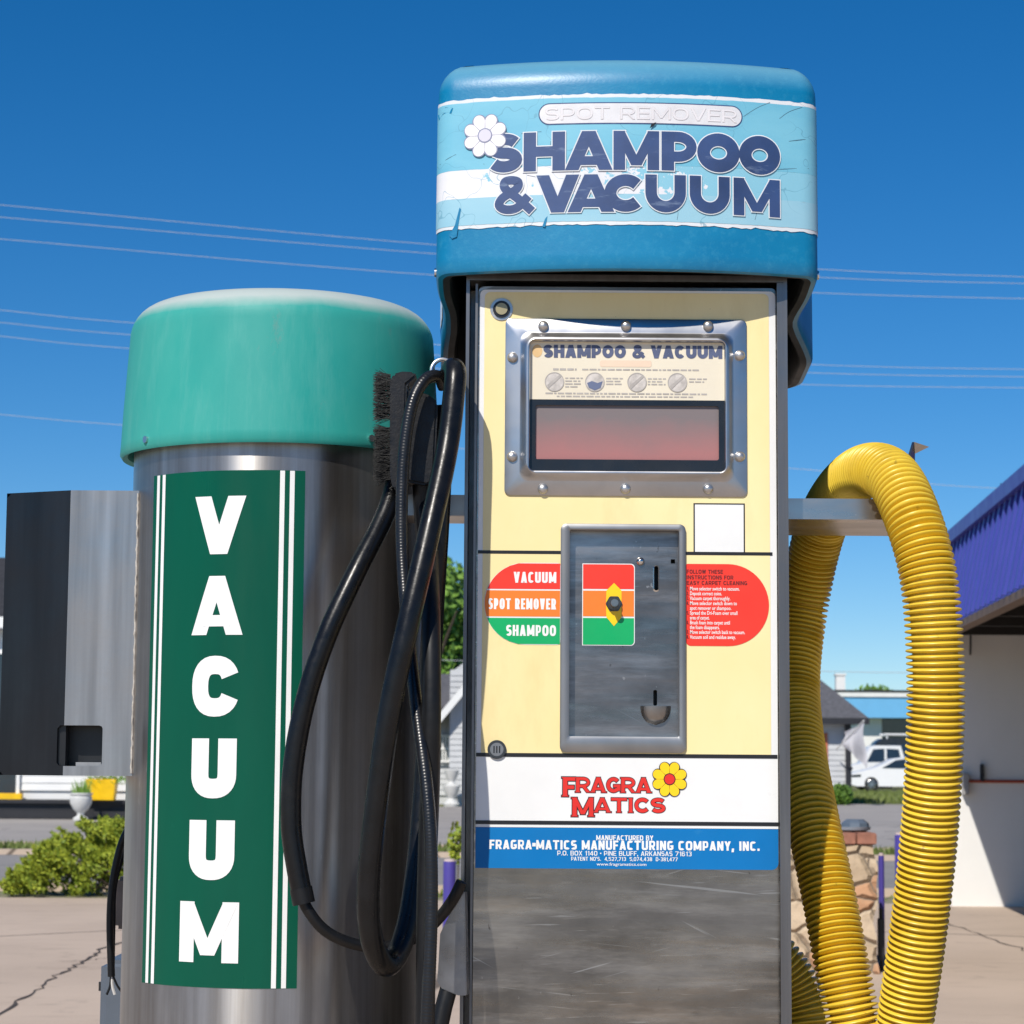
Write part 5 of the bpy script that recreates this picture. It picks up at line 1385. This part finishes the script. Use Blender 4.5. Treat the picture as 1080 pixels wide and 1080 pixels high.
# main words
row1 = [('S', 514, 551), ('H', 552.5, 596), ('A', 596, 646), ('M', 647, 695), ('P', 697.5, 735.5), ('O', 735, 779.5), ('O', 779, 822)]
row2 = [('&', 521, 563), ('V', 566, 611), ('A', 599, 648), ('C', 637.5, 682), ('U', 680.5, 723), ('U', 727, 769), ('M', 773, 821.5)]
za1, za0 = hx(665, 138.5)[1], hx(665, 179.5)[1]; zb1, zb0 = hx(700, 184.8)[1], hx(700, 224.3)[1]
halo = MB(); ink = MB()
for row, z0_, z1_ in ((row1, za0, za1), (row2, zb0, zb1)):
    for i, (ch, u0, u1) in enumerate(row):
        s0_, s1_ = hx(u0, 165)[0], hx(u1, 165)[0]
        th = {'O': .325, 'H': .315, 'M': .29, 'U': .30, 'P': .315, 'A': .32, 'V': .32}.get(ch, .31)
        if ch == 'S': th = .29
        if ch == '&': th = .27
        if ch == 'C': th = .31
        letter(halo, ch, s0_, s1_, z0_, z1_, hoodmap, .0021 + .00002 * i, th, .028)
        letter(ink, ch, s0_, s1_, z0_, z1_, hoodmap, .0025 + .00003 * i, th)
halo.build('word_halo', M('halo_white', (.72, .75, .78), .5), dec); ink.build('hood_lettering', navy_vinyl, dec)
fs, fz_ = hx(512, 143.5); flower('daisy', (M('petal_line', (.22, .24, .36), .5), M('petal_white', (.76, .75, .77), .5), M('petal_lilac', (.62, .60, .68), .5)), dec, fs, fz_, .0335, hoodmap, .0029, 8, R(22.5))
mb = MB(); fl0 = hx(689, 132); mb.add([hoodmap(*hx(u, v), .0032) for u, v in ((685, 136), (687, 131), (692, 129.5), (691, 132), (688, 134))], [(0, 1, 2, 3, 4)]); mb.build('torn_fleck', black_vinyl, dec)
# faded decal on the hood's left flank
mb = MB(); rows = []
nb_ = len(base)
for z in (pt(466, 352, 3.68).z, pt(466, 312, 3.68).z):
    rows.append([(HXc + base[nb_ - j][0] - .0012, base[nb_ - j][1], z + (.012 if z > pt(466, 340, 3.68).z else 0) * (j - 33) / 8) for j in range(33, 43)])
mb.loft(rows, closed=False); mb.build('flank_decal', c_st, hood, smooth=True)

# ------------------------------------------------------------------ hose brackets
zbr = pt(880, 548, 3.36).z
def tray(sgn, x0, xa_, xb_, y0, y1, name, up):
    mb = MB(); tck = .003
    pl_ = [(x0, y0, zbr), (xa_, y0, zbr), (xb_, y1, zbr), (x0, y1, zbr)]; mb.prism(pl_, (0, 0, tck))
    mb.box((min(x0, xa_), y0 - tck, zbr), (max(x0, xa_), y0 - .0002, zbr + .031))
    if up:
        mb.prism([(xa_ + .0005, y0 + .03, zbr + tck + .0005), (xb_ + .0005, y1, zbr + tck + .0005), (xb_ + .006, y1 + .02, zbr + up - .012), (xb_ + .030, y1 + .025, zbr + up), (xb_ - .004, y1 - .03, zbr + up), (xa_ + .02, y0 + .06, zbr + .05)], (.003 * sgn, -.002, 0))
    return mb.build(name, M('bracket_steel', (.50, .47, .44), .34, 1, .12, 10, (.3, 1, 1)), mach)
tray(1, XR + .0005, pt(940, 540, 3.36).x, pt(962, 540, 3.6).x, 3.36, 3.60, 'hose_bracket', pt(980, 471, 3.62).z - zbr)
tray(-1, XL - .0005, pt(405, 530, 3.33).x, pt(405, 530, 3.33).x + .015, 3.345, 3.455, 'tool_bracket', 0)

# ================================================================== YELLOW HOSE
HR = .0415
A = [(XR - .03, 3.66, pt(840, 1000, 3.66).z), (XR + .02, 3.665, pt(845, 1012, 3.66).z)]
ctrl = [Vector(a) for a in A] + [pt(848, 1070, 3.66), pt(858, 1180, 3.62), pt(905, 1290, 3.50), pt(938, 1240, 3.40), pt(945, 1150, 3.36), pt(955, 1075, 3.34), pt(968, 985, 3.31), pt(979, 890, 3.28), pt(985.5, 790, 3.25), pt(986.5, 700, 3.235), pt(979.5, 610, 3.235), pt(962, 545, 3.265), pt(940, 503, 3.335), pt(913, 497, 3.43), pt(885, 520, 3.57), pt(864, 562, 3.67), pt(847, 640, 3.72), pt(838, 720, 3.69), pt(844, 795, 3.61), pt(856, 860, 3.53), pt(875, 950, 3.47), pt(892, 1040, 3.43), pt(912, 1130, 3.42)]
path = catmull(ctrl, 16); PITCH_H = .0092; SPB = 12
path = resample(path, PITCH_H / SPB)
# stop the nozzle end a little above the loop below
yh = thing('yellow_hose', 'yellow ribbed vacuum hose draped over the right bracket', 'hose', tuple(path[len(path) // 2]))
mb = MB(); rib_d = [abs(((k / SPB + .5) % 1.0) - .5) for k in range(SPB)]
rib_h = [math.sqrt(max(0, 1 - (d / .35) ** 2)) for d in rib_d]
prof_h = lambda i: HR - .0095 * (1 - rib_h[i % SPB])
mb.tube(path, prof_h, 40); mb.build('ribbed_tube', yellow_hose_m, yh, smooth=80)
mb = MB(); e_ = path[-1]; d_ = (path[-1] - path[-6]).normalized(); mb.tube([e_ - d_ * .02, e_ - d_ * .002, e_ + d_ * .09, e_ + d_ * .10], lambda i: (.046, .047, .046, .043)[i], 28); mb.build('cuff', rubber_dull, yh, smooth=True)
mb = MB(); d0_ = (path[5] - path[0]).normalized(); mb.tube([path[0] - d0_ * .03, path[0] + d0_ * .05], .047, 28); mb.build('inlet_collar', black_metal, yh, smooth=True)

# ================================================================== BLACK HOSES on the left
def hose(name, label, P, r, mat=rubber, rib=0.0, pitch=.006, n=20, group='black hoses hanging between the machines'):
    pth = catmull([pt(*p) for p in P], 14)
    root = thing(name, label, 'hose', tuple(pth[0]), group)
    mb = MB()
    if rib:
        pth = resample(pth, pitch / 4); mb.tube(pth, lambda i: r - rib * (i % 4 in (2,)) - rib * .5 * (i % 4 in (1, 3)), n)
    else:
        mb.tube(resample(pth, .008), r, n)
    mb.build('tube', mat, root, smooth=60); return root, pth
hA, _ = hose('thick_hose', 'thick smooth black hose hanging in a long loop from the hook', [(474, 397, 3.275), (478, 389, 3.235), (480, 400, 3.215), (472, 470, 3.195), (453, 560, 3.15), (430, 660, 3.12), (411, 750, 3.12), (397, 850, 3.13), (389, 930, 3.14), (391, 985, 3.155), (404, 1017, 3.185), (418, 1008, 3.22), (431, 970, 3.245), (440, 910, 3.265), (446, 840, 3.28), (452, 740, 3.29), (457, 640, 3.29), (462, 560, 3.285), (466, 480, 3.30), (468, 430, 3.31)], .0160)
hB, pB = hose('sheathed_hose', 'black hose with a thick rubber sleeve curving left over the steel drum', [(418, 505, 3.325), (405, 545, 3.30), (375, 605, 3.26), (345, 670, 3.24), (322, 740, 3.235), (309, 810, 3.235), (307, 870, 3.235), (313, 915, 3.235), (320, 950, 3.235)], .0148, rubber)
hb2 = catmull([pt(*p) for p in [(317, 938, 3.235), (322, 955, 3.235), (340, 979, 3.24), (365, 993, 3.25), (395, 999, 3.262), (420, 996, 3.275), (445, 985, 3.29), (465, 966, 3.27), (478, 948, 3.25), (487, 930, 3.245)]], 14)
mb = MB(); mb.tube(resample(hb2, .006), .0082, 14); mb.build('inner_hose', rubber_dull, hB, smooth=60)
mb = MB(); dd = (pB[-1] - pB[-4]).normalized(); mb.tube([pB[-1] - dd * .018, pB[-1] + dd * .004], .0160, 20); mb.build('sleeve_end', rubber_dull, hB, smooth=60)
hC, _ = hose('braided_hose', 'thin black braided hose looping from the ring down beside the drum', [(468, 408, 3.28), (462, 397, 3.265), (448, 401, 3.25), (435, 425, 3.24), (427, 470, 3.235), (424, 520, 3.23), (424, 580, 3.22), (428, 640, 3.20), (434, 700, 3.175), (441, 760, 3.15), (449, 820, 3.125), (454, 880, 3.11), (455, 950, 3.105), (453, 1020, 3.10), (450, 1090, 3.10), (447, 1250, 3.10), (440, 1480, 3.10)], .0092, M('braided_rubber', (.009, .0095, .011), .34, 0, .2, 30), .0003, .0045, 16)
hD, _ = hose('straight_hose', 'straight black hose hanging close beside the cream machine', [(451, 520, 3.32), (453, 600, 3.22), (454.5, 660, 3.165), (455, 740, 3.145), (454, 820, 3.15), (451, 900, 3.15), (449, 1000, 3.15), (448, 1250, 3.15), (452, 1470, 3.14)], .0135, rubber_dull)
# ring on the cabinet side
mb = MB(); c0 = pt(467, 391, 3.285); P = [(c0.x + .0165 * math.cos(a), c0.y + .004 * math.sin(a), c0.z + .0175 * math.sin(a)) for a in [2 * math.pi * i / 28 for i in range(29)]]
mb.tube(P, .0032, 10); mb.tube([(c0.x + .012, c0.y, c0.z), (XL - .0005, c0.y + .01, c0.z)], .004, 8); mb.build('ring_hook', chrome, mach, smooth=60)
mb = MB(); k_ = pt(458, 905, 3.29)
# brush tool
br0 = pt(425, 450, 3.28)
bt_ = thing('brush_tool', 'black upholstery brush head with stiff bristles leaning on the teal lid', 'brush', tuple(br0))
mb = MB(); P = [pt(411, 402, 3.27), pt(415, 394, 3.27), pt(424, 391.5, 3.27), pt(436, 392, 3.27), pt(440, 396, 3.27), pt(429, 405, 3.27), pt(426, 520, 3.27), pt(414, 515, 3.27), pt(411, 500, 3.27)]
mb.prism(P, (0, .075, 0)); mb.build('brush_back', plastic_black, bt_, bevel=.003)
mb = MB(); P = [pt(428, 409, 3.275), pt(452, 416, 3.275), pt(462, 424, 3.275), pt(458, 508, 3.275), pt(450, 512, 3.275), pt(427.5, 508, 3.275)]; mb.prism(P, (0, .055, 0)); mb.build('tool_body', plastic_black, bt_, bevel=.004)
mb = MB(); mb.tube([pt(446, 505, 3.305), pt(447, 560, 3.31), pt(449, 600, 3.315)], lambda i: (.016, .013, .012)[i], 16); mb.build('tool_neck', plastic_black, bt_, smooth=True)
mb = MB(); rng = random.Random(8)
for r_ in range(26):
    v = 397 + r_ * 4.3
    if 444 < v < 450: continue
    for c_ in range(8):
        y = 3.275 + .008 * c_; p = pt(412, v, y)
        for k in range(7):
            d = Vector((-1, rng.gauss(0, .18), rng.gauss(0, .22))).normalized() * rng.uniform(.019, .027); o_ = Vector((0, rng.gauss(0, .002), rng.gauss(0, .0015)))
            mb.tube([p + o_, p + o_ + d], .00035, 3, False)
mb.build('bristles', bristle_m, bt_)
# steel wand at the foot of the gap
wd_ = thing('steel_wand', 'flat steel cleaning wand leaning at the foot of the cream machine', 'wand', tuple(pt(475, 1000, 3.25)))
mb = MB(); P = [pt(490, 940, 3.27), pt(477, 958, 3.27), pt(464, 985, 3.27), pt(461, 1036, 3.27), pt(466, 1043, 3.27), pt(483, 1050, 3.27), pt(492, 1050, 3.27)]; mb.prism(P, (.004, .02, 0)); mb.build('wand_head', M('dull_wand_steel', (.26, .26, .27), .3, .9, .25, 14), wd_, bevel=.0012)
mb = MB(); mb.tube([pt(474, 1040, 3.285), pt(468, 1062, 3.28), pt(460, 1100, 3.275), pt(456, 1200, 3.27)], .0125, 16); mb.build('wand_tube', rubber_dull, wd_, smooth=True)

# ================================================================== BITS BEHIND THE DRUM at lower left
ub = thing('utility_box', 'small grey blue utility box standing behind the drum at lower left', 'utility box', tuple(pt(120, 1012, 4.3) * Vector((1, 1, 0)) if False else (pt(120, 1012, 4.3).x, 4.3, .15)))
a, b = pt(104, 1080, 4.2), pt(104, 1013, 4.2)
mb = MB(); mb.box((a.x, 4.2, .15), (a.x + .16, 4.36, b.z)); mb.build('box_body', M('grey_blue_metal', (.10, .12, .15), .4), ub, bevel=.012, seg=3)
mb = MB()
for z in (b.z - .05, b.z - .33): mb = MB(); mb.tube([(a.x - .004, 4.24, z - .008), (a.x - .004, 4.24, z + .008)], .005, 8); mb.build('hinge', black_metal, ub, smooth=True)
tbx = thing('timber_block', 'weathered brown block fixed behind the drum above the utility box', 'block', tuple(pt(127, 955, 4.1)))
a, b = pt(120.5, 980, 4.0), pt(120.5, 925, 4.0); mb = MB(); mb.box((a.x, 4.0, a.z), (a.x + .42, 4.14, b.z)); mb.build('block_body', M('weathered_timber', (.22, .18, .15), .8, 0, .3, 10, (.3, 1, 1), bump=.4, bscale=40), tbx, bevel=.006)
cab = thing('frayed_cable', 'black frayed cable hanging in front of the brown block', 'cable', tuple(pt(120, 950, 3.95)))
mb = MB(); mb.tube(catmull([pt(136, 872, 3.93), pt(127, 893, 3.93), pt(119, 930, 3.93), pt(116, 970, 3.93), pt(117.5, 1030, 3.93)], 8), .0062, 10); mb.tube(catmull([pt(136, 880, 3.96), pt(130, 900, 3.96), pt(121, 935, 3.96), pt(119.5, 975, 3.96), pt(118.5, 1030, 3.95)], 8), .004, 8); mb.build('sheath', rubber_dull, cab, smooth=True)
mb = MB(); mb.tube(catmull([pt(117, 1029, 3.93), pt(116, 1040, 3.93), pt(112.5, 1049, 3.93)], 4), .0022, 6); mb.tube(catmull([pt(119, 1029, 3.93), pt(124, 1040, 3.93), pt(130, 1048, 3.93)], 4), .0022, 6); mb.build('black_wire', rubber_dull, cab)
mb = MB(); mb.tube(catmull([pt(118, 1029, 3.93), pt(118.5, 1040, 3.93), pt(121, 1049, 3.93)], 4), .0026, 6); mb.build('bare_wire', M('bare_strand', (.6, .58, .55), .5), cab)

for o in bpy.data.objects:
    if '_o' in o: del o['_o']
